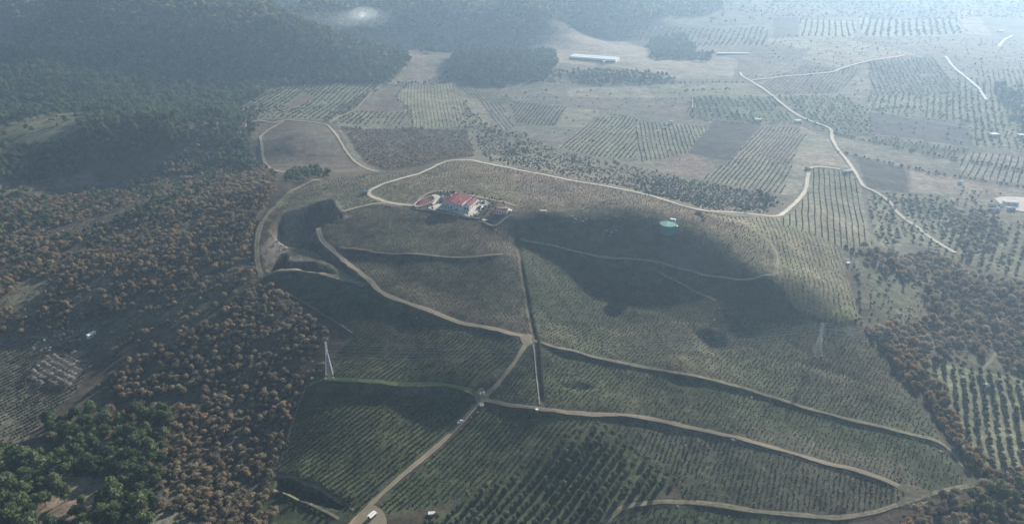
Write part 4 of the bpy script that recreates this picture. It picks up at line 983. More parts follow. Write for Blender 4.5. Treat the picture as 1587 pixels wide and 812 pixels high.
# ---- winery hall
w = W([(712, 318.5)])[0]; wz = zof(w[0], w[1]) - .1
hall = thing('winery_hall', (w[0], w[1], wz), 'large white winery hall with broad red tiled roof on the hilltop', 'building', YAW)
gable_walls(-13, 7.5, -11, 12, -3, 5.2, 2.3).build('wall', M_white, hall)
gable_walls(7.504, 14, -9, 10, -3, 4.6, 1.3).build('wall', M_white, hall)
gable_roof(-13, 7.1, -11, 12, 5.2, 2.3, ov=.4).build('roof', [M_tile, M_tile2], hall)
gable_roof(8.2, 14, -9, 10, 4.6, 1.3, ov=.4).build('roof', [M_tile, M_tile], hall)
m = MB(); m.box((7.75, -6.5, 0), (.4, 10, 6.3)); m.build('parapet', M_white, hall)
m = MB(); m.box((-2, 13.6, -1), (9, 3, 5.4)); an = m.build('annex', M_white, hall)
m = MB(); m.box((-2, 13.6, 4.42), (9.6, 3.6, .3)); m.build('annex_roof', M_tile, an)
m = MB(); m.box((-7.5, -12.6, 3.5), (10.5, 5.0, .25)); pc = m.build('porch_roof', M_grey, hall)
m = MB()
for x in (-12, -9, -6, -3): m.box((x, -14.6, -3), (.45, .45, 6.5))
m.build('porch_post', M_white, pc)
m = MB(); m.box((1.8, -12.5, 3.0), (5.2, 2.9, .22)); m.build('entrance_canopy', M_plastic, hall)
windows(hall, [(x, -11.03, .8, 1.6, 2.0, 'f') for x in (-11.3, -8.7, -6.1, -3.5)] + [(x, -11.03, 3.4, 1.1, 1.2, 'f') for x in (0, 3, 6)] + [(x, -9.03, .9, 1.5, 1.8, 'f') for x in (9.6, 12)] + [(14.03, y, 1.0, 1.5, 1.6, 's') for y in (-6, -2, 2, 6)])
m = MB(); m.box((1.8, -11.06, -.2), (2.4, .15, 2.7)); m.build('door', M_wood, hall)
m = MB()
for x, y in ((-10, 4), (3, -4)): m.box((x, y, 6), (.9, .9, 2.2))
m.build('chimney', M_white, hall)
# ---- small house
w = W([(779, 329.5)])[0]; hz_ = zof(w[0], w[1]) - .1
hs = thing('guest_house', (w[0], w[1], hz_), 'small white house with orange tiled roof right of the winery hall', 'house', YAW + R(4))
gable_walls(-5.2, 5.2, -3.6, 3.6, -3, 3.5, .9, 'x').build('wall', M_white, hs)
gable_roof(-5.0, 5.0, -3.6, 3.6, 3.5, .9, 'x', .35).build('roof', [M_tile2, M_white], hs)
for sx in (-5.35, 5.35):
    m = MB(); m.add([(sx-.2, -4, 3.2), (sx+.2, -4, 3.2), (sx+.2, 0, 4.9), (sx-.2, 0, 4.9), (sx-.2, 4, 3.2), (sx+.2, 4, 3.2), (sx-.2, -4, 2.8), (sx+.2, -4, 2.8), (sx-.2, 4, 2.8), (sx+.2, 4, 2.8)],
        [(0,1,2,3),(3,2,5,4),(6,7,1,0),(4,5,9,8),(0,3,4,8,6),(7,9,5,2,1),(8,9,7,6)]); m.build('gable_coping', M_white, hs)
windows(hs, [(x, -3.63, .8, 1.1, 1.2, 'f') for x in (-3.6, -1.4, 3.4)] + [(5.23, 0, .9, 1.2, 1.2, 's')])
m = MB(); m.box((1.2, -3.66, 0), (1.1, .14, 2.1)); m.build('door', M_wood, hs)
m = MB(); m.box((6.6, 2.4, -1), (2.6, 3.4, 3.6)); ax = m.build('annex', M_white, hs)
m = MB(); m.box((2, 2, 4), (.8, .8, 1.9)); m.build('chimney', M_white, hs)

# ---- walls and fences
def wall_along(name, ptspx, h, th, m, label, cat, jag=.25, step=1.6, pile=None):
    c = smooth_poly(to_world0(ptspx), step); tg = np.gradient(c, axis=0); tg /= np.linalg.norm(tg, axis=1, keepdims=True); nm = np.stack([-tg[:, 1], tg[:, 0]], 1)
    hh = h * (1 + jag * (RNG.random(len(c)) - .5) * 2); b = MB(); vs = []
    for i, p in enumerate(c):
        z = zof(*p)
        for s_, zz_ in ((-1, -.8), (-1, hh[i]), (1, hh[i]), (1, -.8)): vs.append((p[0] + nm[i, 0] * th / 2 * s_, p[1] + nm[i, 1] * th / 2 * s_, z + zz_))
    b.add(vs, [(4*i+j, 4*i+j+1, 4*i+j+5, 4*i+j+4) for i in range(len(c)-1) for j in range(3)] + [(0,1,2,3), tuple(4*(len(c)-1)+k for k in (3,2,1,0))])
    o = b.build(name, m); tag(o, label, cat); return o
wall_along('stone_wall', [(434,447),(470,468),(505,490),(546,517)], 1.0, .6, noisy('dark_stone', (.12, .11, .10), (.24, .22, .19), 1.5), 'straight grey stone wall running down from the quarry road above the brown wood', 'wall')
wall_along('stone_wall', [(827,537),(830,570),(833,600),(836,632)], .5, .6, M_stone, 'pale stone edging along the straight ditch below the track junction', 'wall', .15)
wall_along('retaining_wall', zz([(1040,560),(1090,590),(1170,625),(1250,615),(1310,570),(1380,520),(1480,480)]), 1.1, .6, M_stone, 'curved stone retaining wall below the small orange-roofed house', 'wall')
wall_along('retaining_wall', zz([(60,370),(170,400),(300,412),(420,425),(600,460),(780,490),(1000,520)]), .9, .5, M_stone, 'long low stone wall along the front edge of the winery terrace', 'wall')
wall_along('boundary_wall', [(1073,154),(1073,168),(1073,180)], 1.2, 1.2, M_conc, 'pale wall on the left side of the green dotted valley orchard', 'wall')
wall_along('stone_wall', zz([(350,155),(450,150),(560,155),(680,178)]), .7, .7, M_conc, 'pale wall behind the winery drive', 'wall')
def wire_fence(ptspx, label, gap=5.0, h=1.5):
    c = smooth_poly(to_world0(ptspx), gap); p0 = c[0]; z0 = zof(*p0)
    root = thing('wire_fence', (p0[0], p0[1], z0), label, 'fence'); tops = []
    pm = None
    for p in c:
        z = zof(*p)
        if pm is None:
            b = MB(); b.bar((0, 0, -.5), (0, 0, h), .09, 4); o = b.build('post', M_wood, root); pm = o.data
        else:
            o = bpy.data.objects.new('post', pm); C.objects.link(o); o.parent = root
        o.location = (p[0] - p0[0], p[1] - p0[1], z - z0); tops.append((p[0] - p0[0], p[1] - p0[1], z - z0))
    b = MB()
    for a, q_ in zip(tops[:-1], tops[1:]):
        for k in (.4, .9, 1.35): b.bar((a[0], a[1], a[2] + k), (q_[0], q_[1], q_[2] + k), .02, 3)
    b.build('wire', M_metal, root)
wire_fence([(474,600),(465,625),(452,660),(441,695),(432,722)], 'wooden post fence along the left edge of the lower left vineyard')
wire_fence([(1318,388),(1329,420),(1331,460),(1327,500)], 'post fence along the right edge of the tan slope vineyard')

# ---- pylons and their wires
M_pylon = mat('weathered_galvanised_steel', (.48, .49, .50), .6, .1)
def pylon_mesh(hh, wb):
    L = []
    for sx in (-1, 1):
        for sy in (-1, 1):
            b = MB(); b.bar((sx*wb/2, sy*wb/2, -1), (sx*.75, sy*.75, hh*.66), .13, 4, .10); b.bar((sx*.75, sy*.75, hh*.66), (sx*.45, sy*.45, hh), .08, 4, .07); L.append(b)
    br = MB(); z = 0
    def hw(z): return wb/2 + (.75 - wb/2) * z / (hh*.66) if z < hh*.66 else .75 - .3 * (z - hh*.66) / (hh*.34)
    while z < hh - .8:
        z2 = min(z + max(hw(z) * 1.15, 1.1), hh); a, c = hw(z), hw(z2)
        for s in (-1, 1):
            for (p, q_) in (((-a, s*a, z), (c, s*c, z2)), ((a, s*a, z), (-c, s*c, z2)), ((s*a, -a, z), (s*c, c, z2)), ((s*a, a, z), (s*c, -c, z2)), ((-c, s*c, z2), (c, s*c, z2)), ((s*c, -c, z2), (s*c, c, z2))):
                br.bar(p, q_, .055, 3)
        z = z2
    arms = []
    for z, r_ in ((hh*.72, 3.6), (hh*.82, 4.0), (hh*.92, 3.2)):
        b = MB()
        for s in (-1, 1):
            for k in (-1, 1):
                b.bar((k*.6, 0, z), (0, s*r_, z + .25), .07, 3); b.bar((k*.5, 0, z + 1.1), (0, s*r_, z + .25), .06, 3)
            for j in range(1, 4): b.bar((0, s*r_*j/4, z + .1), (0, s*r_*j/4, z + 1.1 - .85*j/4), .06, 3)
        arms.append((b, z, r_))
    return L, br, arms
PY = []
def pylon(px, py, hh, label, az, loc=None):
    if loc is None: w = W([(px, py)])[0]; loc = (w[0], w[1], zof(*w))
    root = thing('lattice_pylon', loc, label, 'pylon', az, 'lattice power pylons')
    L, br, arms = pylon_mesh(hh, 5.2)
    for b in L: b.build('leg', M_pylon, root)
    br.build('bracing', M_pylon, root)
    tips = []
    for b, z, r_ in arms:
        ao = b.build('crossarm', M_pylon, root)
        for s in (-1, 1):
            i_ = MB(); i_.lathe([(.05, 0), (.16, -.3), (.16, -1.2), (.05, -1.5)], 6, (0, s*r_, z + .2)); i_.build('insulator', M_conc, ao)
            x, y = rot2(0, s * r_, az); tips.append(Vector((loc[0] + x, loc[1] + y, loc[2] + z - 1.3)))
    f_ = MB()
    for sx in (-1, 1):
        for sy in (-1, 1): f_.box((sx*2.6, sy*2.6, -.6), (1.1, 1.1, 1.0))
    f_.build('footing', M_stone, root)
    tips.append(Vector(loc) + Vector((0, 0, hh))); return root, tips, loc
wl = W([(511, 583)])[0]; wr_ = W([(1266, 549)])[0]; dv = wr_ - wl; az = math.atan2(dv[1], dv[0])
_, tA, la = pylon(511, 583, 27, 'lattice power pylon at the edge of the brown wood above the green bank', az)
_, tB, lb = pylon(1266, 549, 27, 'lattice power pylon standing in the vineyard on the right slope', az)
w3 = wr_ + np.array([math.cos(az - .12), math.sin(az - .12)]) * 330
tC = pylon(0, 0, 27, 'lattice power pylon beyond the right edge carrying the wires on', az - .1, (w3[0], w3[1], zof(*w3)))[1]
w0 = wl - np.array([math.cos(az), math.sin(az)]) * 330
def wires(ta, tb, sag, rad, label):
    b = MB()
    for a, c in zip(ta, tb):
        pr = None
        for i in range(19):
            t = i / 18; p = a.lerp(c, t); p.z -= sag * 4 * t * (1 - t)
            if pr is not None: b.bar(pr, p, rad, 3)
            pr = p
    o = b.build('power_line', M_metal); tag(o, label, 'power line')
wires(tA, tB, 9, .03, 'thin power wires strung between the two pylons over the vineyards')
wires(tB, tC, 6, .05, 'pale power wires running from the right pylon over the right wood')

def pole(px, py, hh, label):
    w = W([(px, py)])[0]; r_ = thing('utility_pole', (w[0], w[1], zof(*w)), label, 'pole', az, 'utility poles')
    b = MB(); b.bar((0, 0, -.6), (0, 0, hh), .17, 8, .11); b.build('shaft', M_conc, r_)
    b = MB(); b.box((0, 0, hh - .5), (.12, 1.9, .14)); b.build('crossarm', M_wood, r_)
pole(993, 639, 9, 'pale utility pole just above the lower bench track, below the middle field')
pole(1250, 684, 9, 'utility pole in the grey vineyard right of centre casting a long thin shadow')
pole(1452, 718, 9, 'utility pole near the right end of the bench fields')
pole(1287, 150, 9, 'utility pole in the hazy valley beside the lane')

# ---- sheds, huts, tanks
def hut(px, py, size, yaw, label, cat='hut', wall=None, roof=None, flat=False, name='hut', rise=.45, door=True, win=1):
    w = W([(px, py)])[0]; L_, D_, h_ = size
    r_ = thing(name, (w[0], w[1], zof(*w)), label, cat, yaw); wall = wall or M_white; roof = roof or M_grey
    if flat:
        b = MB(); b.box((0, 0, -1.5), (L_, D_, h_ + 1.5)); b.build('wall', wall, r_); b = MB(); b.box((0, 0, h_ + .003), (L_ + .5, D_ + .5, .22)); b.build('roof', roof, r_)
    else:
        gable_walls(-L_/2, L_/2, -D_/2, D_/2, -1.5, h_, rise, 'x').build('wall', wall, r_); gable_roof(-L_/2, L_/2, -D_/2, D_/2, h_, rise, 'x', .3).build('roof', [roof, roof], r_)
    if door: b = MB(); b.box((L_ * .2, -D_/2 - .03, 0), (1.0, .12, min(2.0, h_ - .2))); b.build('door', M_wood, r_)
    if win: windows(r_, [(-L_ * .2, -D_/2 - .03, .9, .9, max(.3, min(.9, h_ - 1.2)), 'f')])
    return r_
hut(142, 521, (6.5, 3.4, 2.6), R(62), 'small white shed at the top of the pale left terraces', roof=M_plastic, wall=M_white)
hut(567, 300, (5.5, 4.0, 2.3), R(-15), 'small hut with blue-grey sheet roof by the hairpin of the ridge road', roof=M_blue, wall=M_stone)
hut(577, 801, (4.4, 2.4, 2.0), R(55), 'small shed with white sheet roof beside the crossing track at the bottom', roof=M_plastic, wall=M_wood)
hut(669, 797, (3.4, 1.7, 1.2), R(5), 'white concrete trough at the corner of the olive orchard', 'trough', name='water_trough', flat=True, roof=M_white, door=False, win=0)
hut(1043, 342, (4.6, 1.8, 1.4), R(-25), 'white pump house behind the round green reservoir', roof=M_plastic, flat=True)
hut(1049, 353, (1.2, 1.8, 1.6), R(-20), 'small white cabinet at the right rim of the green reservoir', flat=True, roof=M_plastic, win=0)
hut(1236, 190, (9, 6, 3.6), R(10), 'white hut on the valley road at the corner of the dotted orchard', roof=M_plastic)
hut(1174, 188, (9, 6, 3.6), R(-10), 'white hut above the dark ploughed valley field', roof=M_plastic)
hut(1040, 193, (5, 4, 5.5), R(0), 'small upright white hut among the diagonal vine rows', roof=M_plastic)
hut(1030, 200, (5, 3, 2.4), R(0), 'tiny low white hut below the upright one in the vine rows', roof=M_plastic, win=0)
hut(1310, 268, (6, 4, 2.8), R(0), 'white hut at the top of the striped vineyard by the valley road', roof=M_plastic)
hut(1317, 267, (5, 4, 3.0), R(15), 'second white hut at the valley road bend', roof=M_plastic)
hut(1314, 410, (2.4, 2.0, 2.0), R(0), 'tiny white box at the head of the tan slope vineyard', flat=True, roof=M_plastic, win=0)
hut(1527, 601, (3.5, 2.6, 2.8), R(20), 'small white shed among trees in the striped olive orchard', roof=M_grey)
hut(1557, 449, (6, 4, 3), R(10), 'white hut in the hazy wood at the right edge', roof=M_plastic)
hut(1083, 332, (5, 4, 2.8), R(-10), 'dark wooden hut where the ridge road passes above the scrub', roof=M_wood, wall=M_wood)
hut(842, 329, (6, 3, 1.6), R(-10), 'dark stone shed on the hilltop right of the guest house', roof=M_stone, wall=M_stone, flat=True)
hut(484, 587, (1.4, 1.0, 1.0), R(10), 'white box at the left end of the green bank', 'box', name='meter_box', flat=True, roof=M_plastic, door=False, win=0)
hut(832, 636, (1.2, 1.0, 1.0), R(0), 'white box where the ditch meets the lower bench track', 'box', name='meter_box', flat=True, roof=M_plastic, door=False, win=0)
hut(1252, 264, (7, 4, 3), R(-70), 'dark shed at the upper bend of the ridge road', roof=M_wood, wall=M_wood)
hut(560, 28, (14, 9, 5), R(5), 'white building in the smoke on the far wooded hill', 'building', roof=M_plastic)
hut(1540, 211, (12, 7, 3.5), R(5), 'white farm building in the haze at the right', 'building', roof=M_plastic)
hut(1581, 212, (8, 6, 3.5), R(5), 'small white farm building at the right edge in the haze', 'building', roof=M_plastic)
hut(1550, 50, (14, 8, 4), R(0), 'pale building in the brightest haze at the top right', 'building', roof=M_plastic)
hut(1566, 316, (16, 5, 2.8), R(-12), 'long white-roofed barn of the farm at the right edge', 'barn', roof=M_plastic)
hut(1543, 319, (14, 4, 2.2), R(-10), 'long grey shed left of the white-roofed barn', 'barn', roof=M_grey)
hut(1540, 326, (13, 4, 2.2), R(-10), 'lower grey shed left of the white-roofed barn', 'barn', roof=M_grey)
hut(1546, 324.5, (3, 3, 2.2), R(0), 'tiny white hut between the grey farm sheds', roof=M_plastic)
hut(1570, 325, (4, 3, 2.2), R(-10), 'small white hut in front of the barn at the right edge', roof=M_plastic)
hut(1564, 325, (3.5, 3, 2.2), R(-10), 'small white hut left of the one before the barn', roof=M_plastic)
hut(936, 273 - 180 + 6, (6, 6, 6), R(0), 'small white shed at the near end of the long greenhouse', roof=M_plastic)
w = W([(1488, 285)])[0]; dm = thing('dome_tank', (w[0], w[1], zof(*w)), 'round white domed tank by trees in the right valley', 'tank')
m = MB(); m.lathe([(3, -1), (3, 2.2)], 24, cap=False); m.build('tank_wall', M_white, dm, True); m = MB(); m.lathe([(3.2, 2.2), (2.9, 3.1), (2.0, 3.9), (.9, 4.4), (.05, 4.5)], 24); m.build('dome', M_plastic, dm, True)

# ---- concrete well and gateposts at the lower track crossing
w = W([(746.5, 628)])[0]; wl_ = thing('well', (w[0], w[1], zof(*w)), 'round white concrete well just below the track crossing', 'well')
m = MB(); m.lathe([(1.25, -.6), (1.25, .9), (.95, .9), (.95, -.2)], 20, cap=False); m.build('ring', M_white, wl_)
m = MB(); m.lathe([(.01, .5), (.94, .5)], 20, cap=False); m.build('well_water', M_glass, wl_)
for i, (px, py, s_) in enumerate(((744.5, 613, 'left'), (749.5, 612, 'right'))):
    w = W([(px, py)])[0]; b = MB(); b.box((0, 0, -.4), (.7, .7, 2.5)); b.box((0, 0, 2.1), (1.0, 1.0, .25)); b.lathe([(.3, 2.35), (.38, 2.6), (.2, 2.85), (.02, 2.95)], 8)
    o = b.build('gatepost', M_white); o.location = (w[0], w[1], zof(*w)); tag(o, f'white gatepost on the {s_} of the track crossing', 'gatepost', 'white gateposts at the crossing')

# ---- round green reservoir
w = W([(1035, 353)])[0]; rz_ = min(zof(w[0] + 6.5 * math.cos(a), w[1] + 6.5 * math.sin(a)) for a in np.arange(0, 6.3, .3))
rs_ = thing('reservoir', (w[0], w[1], rz_), 'round reservoir with bright green cover on the dark shoulder of the hill', 'reservoir')
RT = max(zof(w[0] + 6.9 * math.cos(a), w[1] + 6.9 * math.sin(a)) for a in np.arange(0, 6.3, .3)) - rz_ + .7
m = MB(); m.lathe([(8.0, -1.0), (7.4, RT * .6), (7.05, RT)], 40, cap=False); m.build('tank_wall', M_teal, rs_, True)
m = MB(); m.lathe([(7.3, RT - .05), (7.3, RT + .35), (6.8, RT + .35), (6.8, RT - .3)], 40, cap=False); m.build('rim', mat('green_rim', (.03, .22, .17), .5), rs_)
m = MB(); m.lathe([(.02, RT + .32), (2.4, RT + .18), (4.6, RT + .1), (6.79, RT + .0)], 40, cap=False); m.build('cover', M_green, rs_, True)
m = MB()
for k in range(8):
    a = math.pi * k / 8; c_, s_ = math.cos(a), math.sin(a); m.bar((-6.8*c_, -6.8*s_, RT + .2), (6.8*c_, 6.8*s_, RT + .3), .05, 4)
m.build('cover_strap', M_metal, rs_)
m = MB()
for sx in (-.3, .3): m.bar((7.5, sx, -1), (7.2, sx, RT + .9), .05, 4)
for k in range(8): m.bar((7.42, -.3, k*.6), (7.42, .3, k*.6), .04, 4)
m.build('ladder', M_metal, rs_)

# ---- greenhouses
M_film = mat('greenhouse_film_glossy', (.86, .86, .84), .38, spec=.9)
def greenhouse(px, py, L_, span, n, hgt, yaw, label):
    w = W([(px, py)])[0]; r_ = thing('greenhouse', (w[0], w[1], zof(*w)), label, 'greenhouse', yaw)
    for k in range(n):
        yc = (k - (n - 1) / 2) * (span + 1.6); pr = [(yc - span/2, -2), (yc - span/2, hgt*.8)] + [(yc + span/2*math.sin(a), hgt*.8 + hgt*.2*math.cos(a)) for a in np.linspace(-1.35, 1.35, 9)] + [(yc + span/2, hgt*.8), (yc + span/2, -2)]
        b = MB(); q_ = len(pr); b.add([(-L_/2, y, z) for y, z in pr] + [(L_/2, y, z) for y, z in pr], [(i, i+1, q_+i+1, q_+i) for i in range(q_-1)] + [tuple(range(q_))[::-1], tuple(range(q_, 2*q_))]); b.build('tunnel', M_film, r_)
    b = MB()
    for k in range(n - 1):
        yc = (k - (n - 1) / 2 + .5) * (span + 1.6); b.box((0, yc, hgt*.4), (L_, 1.4, .3))
    b.box((0, -(n*(span+1.6))/2 + .5, -2), (L_, .3, 2 + hgt*.5))
    b.build('gutter', M_wood, r_)
    return r_
greenhouse(921, 93, 104, 15, 2, 7, R(-22), 'long white twin-span greenhouse in the hazy valley')
greenhouse(1136, 85, 72, 7, 1, 4, R(-3), 'thin long white greenhouse beyond the dark clump of trees')

# ---- vehicles
def car_proto(col, name, pick=False):
    m = mat('paint_' + name, col, .35, .3, .5); r_ = thing('parked_car', (0, 0, 0), '', 'car')
    b = MB(); b.box((0, 0, .32), (4.3, 1.76, .5), taper=.97); b.box((0, 0, .82), (4.1, 1.68, .1), taper=.93)
    for sx in (-2.1, 2.1): b.box((sx, 0, .38), (.2, 1.6, .22))
    b.build('body', m, r_)
    b = MB()
    if pick: b.box((.45, 0, .92), (1.7, 1.5, .62), taper=.8)
    else: b.box((-.25, 0, .92), (2.4, 1.5, .55), taper=.76)
    cb = b.build('cabin', M_glass, r_); b = MB(); b.box((.45 if pick else -.25, 0, 1.55 if pick else 1.474), (1.3 if pick else 1.75, 1.12, .06)); b.build('car_roof', m, r_)
    if pick:
        b = MB(); b.box((-1.3, .8, .92), (1.5, .08, .3)); b.box((-1.3, -.8, .92), (1.5, .08, .3)); b.box((-2.0, 0, .92), (.08, 1.5, .3)); b.build('load_bed', m, r_)
    wm = None
    for x in (-1.35, 1.35):
        for y in (-.86, .86):
            if wm is None:
                b = MB(); b.bar((0, -.11, 0), (0, .11, 0), .33, 12); o = b.build('wheel', M_dark, r_); wm = o.data
            else: o = bpy.data.objects.new('wheel', wm); C.objects.link(o); o.parent = r_
            o.location = (x, y, .33)
    return r_
CC = {'white': (.8, .8, .8), 'silver': (.5, .51, .53), 'black': (.03, .03, .035), 'red': (.4, .04, .04), 'blue': (.06, .10, .22), 'grey': (.2, .21, .22)}
CP_ = {}
CARS = [  # zoomed photo column, row, colour, yaw, where
 (972,290,'white',75,'furthest car in the right yard beside the roof edge'),(1000,300,'silver',75,'right yard, second from the far end'),(1025,300,'white',70,'far row of the right yard, middle'),(1050,308,'black',70,'far row of the right yard, next to last'),(1078,306,'white',70,'far right end of the far row in the yard'),
 (955,318,'black',-15,'beside the hall at the far left of the right yard'),(1110,322,'white',60,'right end of the yard beside the garden'),(1092,342,'white',60,'just below the car at the yard right end'),(1075,360,'silver',60,'yard edge, halfway down the slope side'),
 (1010,368,'grey',-15,'middle of the right yard'),(992,388,'black',-15,'below the middle of the right yard'),(1048,385,'white',60,'garden side of the yard, above the low group'),(1030,402,'blue',60,'garden side of the yard, upper low group'),
 (1012,420,'white',60,'garden side of the yard, middle low group'),(995,440,'black',60,'garden side of the yard, lower low group'),(975,458,'white',60,'near the front of the yard on the garden side'),(958,474,'silver',60,'nearest the front wall of the right yard'),
 (490,232,'silver',70,'far end of the left car rows'),(530,240,'blue',70,'far right end of the left car rows'),(470,258,'blue',70,'second row of the left car rows'),(510,262,'grey',70,'second row of the left car rows on the right'),
 (450,285,'black',70,'third row of the left car rows'),(492,290,'blue',70,'third row of the left car rows near the hall'),(430,305,'grey',70,'front of the left car rows'),(345,340,'red',-20,'alone on the left cream yard')]
for zx, zy, c_, yw, where_ in CARS:
    px, py = 630 + zx / 8.817, 280 + zy / 8.817; w = W([(px, py)])[0]
    if c_ not in CP_: r_ = CP_[c_] = car_proto(CC[c_], c_); remember(r_)
    else: r_ = copy_tree(CP_[c_])
    r_.location = (w[0], w[1], zof(*w) + .3); r_.rotation_euler = (0, 0, R(yw)); tag(r_, f'{c_} car parked {where_}', 'car', 'cars parked round the winery')
pk = car_proto((.7, .7, .72), 'pickup', True); pk.name = 'pickup_truck'; w = W([(713.5, 655)])[0]; pk.location = (w[0], w[1], zof(*w) + .22); pk.rotation_euler = (0, 0, R(50)); tag(pk, 'pale pickup truck driving on the crossing track between the lower vineyards', 'pickup truck')
b = MB(); b.box((0, 0, 0), (3.0, .12, 1.6)); w = W(zz([(168, 215)]))[0]
sg = thing('signboard', (w[0], w[1], zof(*w)), 'small white signboard where the drive meets the winery', 'sign', R(-30)); o = b.build('board', M_white, sg); o.location = (0, 0, .9)
b = MB(); b.bar((-1.2, .1, -.4), (-1.2, .1, 3.2), .07, 5); b.bar((1.2, .1, -.4), (1.2, .1, 2.4), .07, 5); b.build('post', M_metal, sg)

# ---- garden trees round the winery
M_gard = leafy('garden_foliage', (.028, .045, .022), (.06, .075, .035), None, .05, .8, .2)
gm_ = [crown_mesh('garden_crown', M_gard, [((0, 0, 1.7), 1.15), ((.4, .2, 2.3), .8), ((-.3, -.3, 2.2), .8)], 110, .4, 90 + i) for i in range(3)]
gt_ = trunk_mesh('garden_trunk', M_bark, 1.0, .12, 5)
GT = [(430,175),(470,178),(510,172),(560,178),(600,170),(625,185),(650,182),(690,200),(795,178),(850,190),(905,196),(965,210),(930,245),(1070,240),(1130,262),(1170,262),(1210,268),(1240,285),(1280,285),(1140,300),(1175,330),(1130,385),(1100,430),(1060,480),(1150,470),(1190,440),(1215,400),(1180,375),(355,398),(290,385),(830,475),(870,375),(200,300),(165,318),(1320,330),(1340,360),(880,500),(920,480),(1210,500),(1050,400),(1080,375)]
for i, (zx, zy) in enumerate(GT):
    w = W([(630 + zx / 8.817, 280 + zy / 8.817)])[0]; s_ = .6 + .45 * RNG.random()
    wh = 'behind the winery hall' if zy < 250 and zx < 1000 else ('in the garden between hall and guest house' if zx < 1300 and zx > 1000 else ('by the guest house' if zx >= 1300 else 'on the front terrace'))
    if zx < 640: wh = 'along the drive behind the left yard'
    if zx < 400: wh = 'by the oval court'
    r_ = thing('garden_tree', (w[0], w[1], zof(*w)), f'{"tall" if s_ > .93 else ("bushy" if s_ > .82 else ("small" if s_ > .7 else "tiny"))} round dark tree {wh}', 'garden tree', i * 1.3, f'garden trees {wh}'); r_.scale = (s_,) * 3
    o = bpy.data.objects.new('crown', gm_[i % 3]); C.objects.link(o); o.parent = r_; o = bpy.data.objects.new('trunk', gt_); C.objects.link(o); o.parent = r_

# ---- rocks
def rock_mesh(s):
    rg_ = np.random.default_rng(s); bm = bmesh.new(); bmesh.ops.create_icosphere(bm, subdivisions=2, radius=1)
    k = rg_.normal(size=(3, 3))
    for v in bm.verts:
        c = np.array(v.co); v.co *= 1 + .22 * math.sin(3 * (k[0] @ c)) + .16 * math.sin(5 * (k[1] @ c)); v.co.z *= .6
    me_ = bpy.data.meshes.new('rock'); bm.to_mesh(me_); bm.free(); me_.materials.append(M_rock); return me_
RK = [rock_mesh(i) for i in range(4)]
ROCKS = [(670,485,1.3,'in the middle of the dark slope vineyard'),(672,478,.9,'just above the rock in the dark slope vineyard'),(651,356,1.2,'in the vineyard below the winery'),(658,352,.8,'beside the rock below the winery'),(768,357,1.3,'below the curved wall of the guest house'),(1115,478,1.2,'on the dark right slope'),(1107,496,1.6,'below the small rock on the dark right slope'),
 (1244,659,1.2,'above the pole in the grey vineyard'),(1062,690,1.0,'in the vineyard below the lower bench track'),(1136,682,1.8,'beside the lower bench track'),(1165,616,1.6,'under the upper bench track'),(884,755,1.0,'among the olive trees at the bottom'),(740,639,1.0,'below the white well'),(730,646,.8,'beside the crossing track below the well'),
 (646,493,1.4,'under the hill road bank'),(536,330,1.0,'beside the hill road above the quarry'),(1064,356,1.2,'right of the green reservoir'),(1082,428,.9,'beside the shoulder path'),(1050,784,1.1,'below the bottom track'),(1458,700,1.6,'at the right end of the upper bench track'),(431,402,1.0,'on the quarry floor'),(536,312,1.0,'above the quarry rim'),(1130,800,.9,'in the dark field at the bottom'),(716,425,.9,'above centre of the dark slope vineyard'),(1190,560,1.0,'right slope above the upper bench track')]
for i, (px, py, s_, wh) in enumerate(ROCKS):
    w = W([(px, py)])[0]; o = bpy.data.objects.new('rock', RK[i % 4]); C.objects.link(o); o.location = (w[0], w[1], zof(*w) + .15 * s_); o.scale = (s_ * .6,) * 3; o.rotation_euler = (0, 0, i * 1.7); tag(o, f'pale rock {wh}', 'rock', 'pale rocks on the slopes')
OUT = [(886,336),(892,340),(898,337),(903,343),(890,345),(908,340),(880,343),(940,358),(948,361),(955,358),(944,366),(934,364),(430,374),(437,380),(443,385),(434,388),(446,378),(425,380),(440,392)]
for i, (px, py) in enumerate(OUT):
    w = W([(px, py)])[0]; s_ = 1.0 + .8 * RNG.random(); o = bpy.data.objects.new('boulder', RK[i % 4]); C.objects.link(o); o.location = (w[0], w[1], zof(*w) + .1); o.scale = (s_, s_ * .8, s_); o.rotation_euler = (0, 0, i * 2.1)
    wh = 'in the rocky outcrop at the dark hill rim' if i < 7 else ('in the lower outcrop left of the reservoir' if i < 12 else 'tipped on the sunlit quarry floor')
    tag(o, f'{"large" if s_ > 1.4 else "smaller"} pale boulder {wh}', 'boulder', f'boulders {wh}')
# loose stones strewn along the shoulder path and over the slope vineyards
sm = MB(); rgs = np.random.default_rng(12)
def strew(poly, n, lo, hi):
    P_ = to_world0(poly); x0, y0 = P_.min(0); x1, y1 = P_.max(0); k = 0
    xs = rgs.uniform(x0, x1, n * 4); ys = rgs.uniform(y0, y1, n * 4); ok = in_poly(xs, ys, P_); xs, ys = xs[ok][:n], ys[ok][:n]; zs = H(xs, ys)
    for x, y, z in zip(xs, ys, zs):
        s_ = rgs.uniform(lo, hi) ; v = IV * s_ * (1 + (rgs.random((12, 1)) - .5) * .5) * np.array([1, 1, .6]); sm.add(v + np.array([x, y, z + .1]), IF)
strew([(870,383),(960,400),(1050,416),(1120,428),(1120,434),(1030,420),(950,408),(870,391)], 260, .2, .55)
strew([(1005,412),(1045,432),(1110,462),(1108,470),(1040,440)], 90, .2, .5)
strew([(560,340),(780,350),(822,520),(600,455)], 90, .15, .4)
strew([(850,440),(1300,520),(1450,680),(1000,560)], 260, .15, .42)
strew([(850,550),(1440,700),(1420,755),(850,635)], 220, .15, .4)
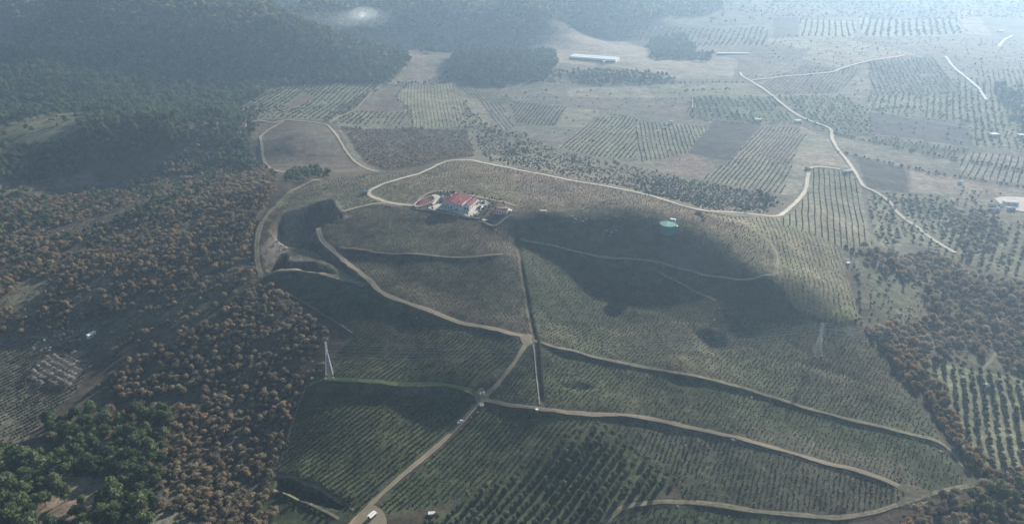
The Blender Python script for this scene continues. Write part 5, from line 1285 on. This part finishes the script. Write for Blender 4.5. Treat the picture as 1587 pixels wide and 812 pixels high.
strew([(1000,660),(1390,760),(1200,795),(1050,770)], 160, .15, .4)
so_ = sm.build('loose_stones', M_rock); tag(so_, 'pale loose stones strewn over the paths and slope vineyards', kind='stuff')

# ---- smoke drifting from the far building
def puff(c, r, n=2, seed=1):
    bm = bmesh.new(); bmesh.ops.create_icosphere(bm, subdivisions=3, radius=1); k = np.random.default_rng(seed).normal(size=(3, 3)) * 2
    for v in bm.verts:
        p = np.array(v.co); v.co *= 1 + .12 * math.sin(k[0] @ p) + .1 * math.sin(2 * (k[1] @ p)); v.co = Vector((v.co.x * r[0], v.co.y * r[1], v.co.z * r[2]))
    me_ = bpy.data.meshes.new('smoke'); bm.to_mesh(me_); bm.free(); o = bpy.data.objects.new('smoke', me_); C.objects.link(o); o.location = c; return o
def vol(name, d):
    m_ = bpy.data.materials.new(name); m_.use_nodes = True; t = m_.node_tree; t.nodes.clear(); pv = t.nodes.new('ShaderNodeVolumePrincipled'); pv.inputs['Density'].default_value = d; pv.inputs['Color'].default_value = (.9, .95, 1, 1); pv.inputs['Anisotropy'].default_value = .4
    ou = t.nodes.new('ShaderNodeOutputMaterial'); t.links.new(pv.outputs[0], ou.inputs['Volume']); return m_
w = W([(563, 33)])[0]; sz = zof(*w)
for i, (dx, dy, dz, r_, d_) in enumerate((((0, 0, 14, (10, 14, 8), .013)), ((5, -40, 22, (38, 60, 16), .0022)), ((20, -110, 26, (75, 110, 18), .0005)), ((-40, -160, 26, (100, 130, 16), .0004)))):
    o = puff((w[0] + dx, w[1] + dy, sz + dz), r_, seed=i); o.data.materials.append(vol(f'smoke_air_{i}', d_)); tag(o, kind='stuff')
# ------------------------------------------------------------------ the hazy air
hz = MB(); hz.box((0, 0, -60), (9600, 9600, 386)); 
hm = bpy.data.materials.new('haze_air'); hm.use_nodes = True; t = hm.node_tree; t.nodes.clear()
pv = t.nodes.new('ShaderNodeVolumePrincipled'); pv.inputs['Density'].default_value = HAZE_DENS; pv.inputs['Color'].default_value = (.50, .725, 1.0, 1); pv.inputs['Anisotropy'].default_value = HAZE_G
ou = t.nodes.new('ShaderNodeOutputMaterial'); t.links.new(pv.outputs[0], ou.inputs['Volume'])
ho = hz.build('haze', hm); tag(ho, kind='stuff')
print('script done', round(time.time() - T0, 1))
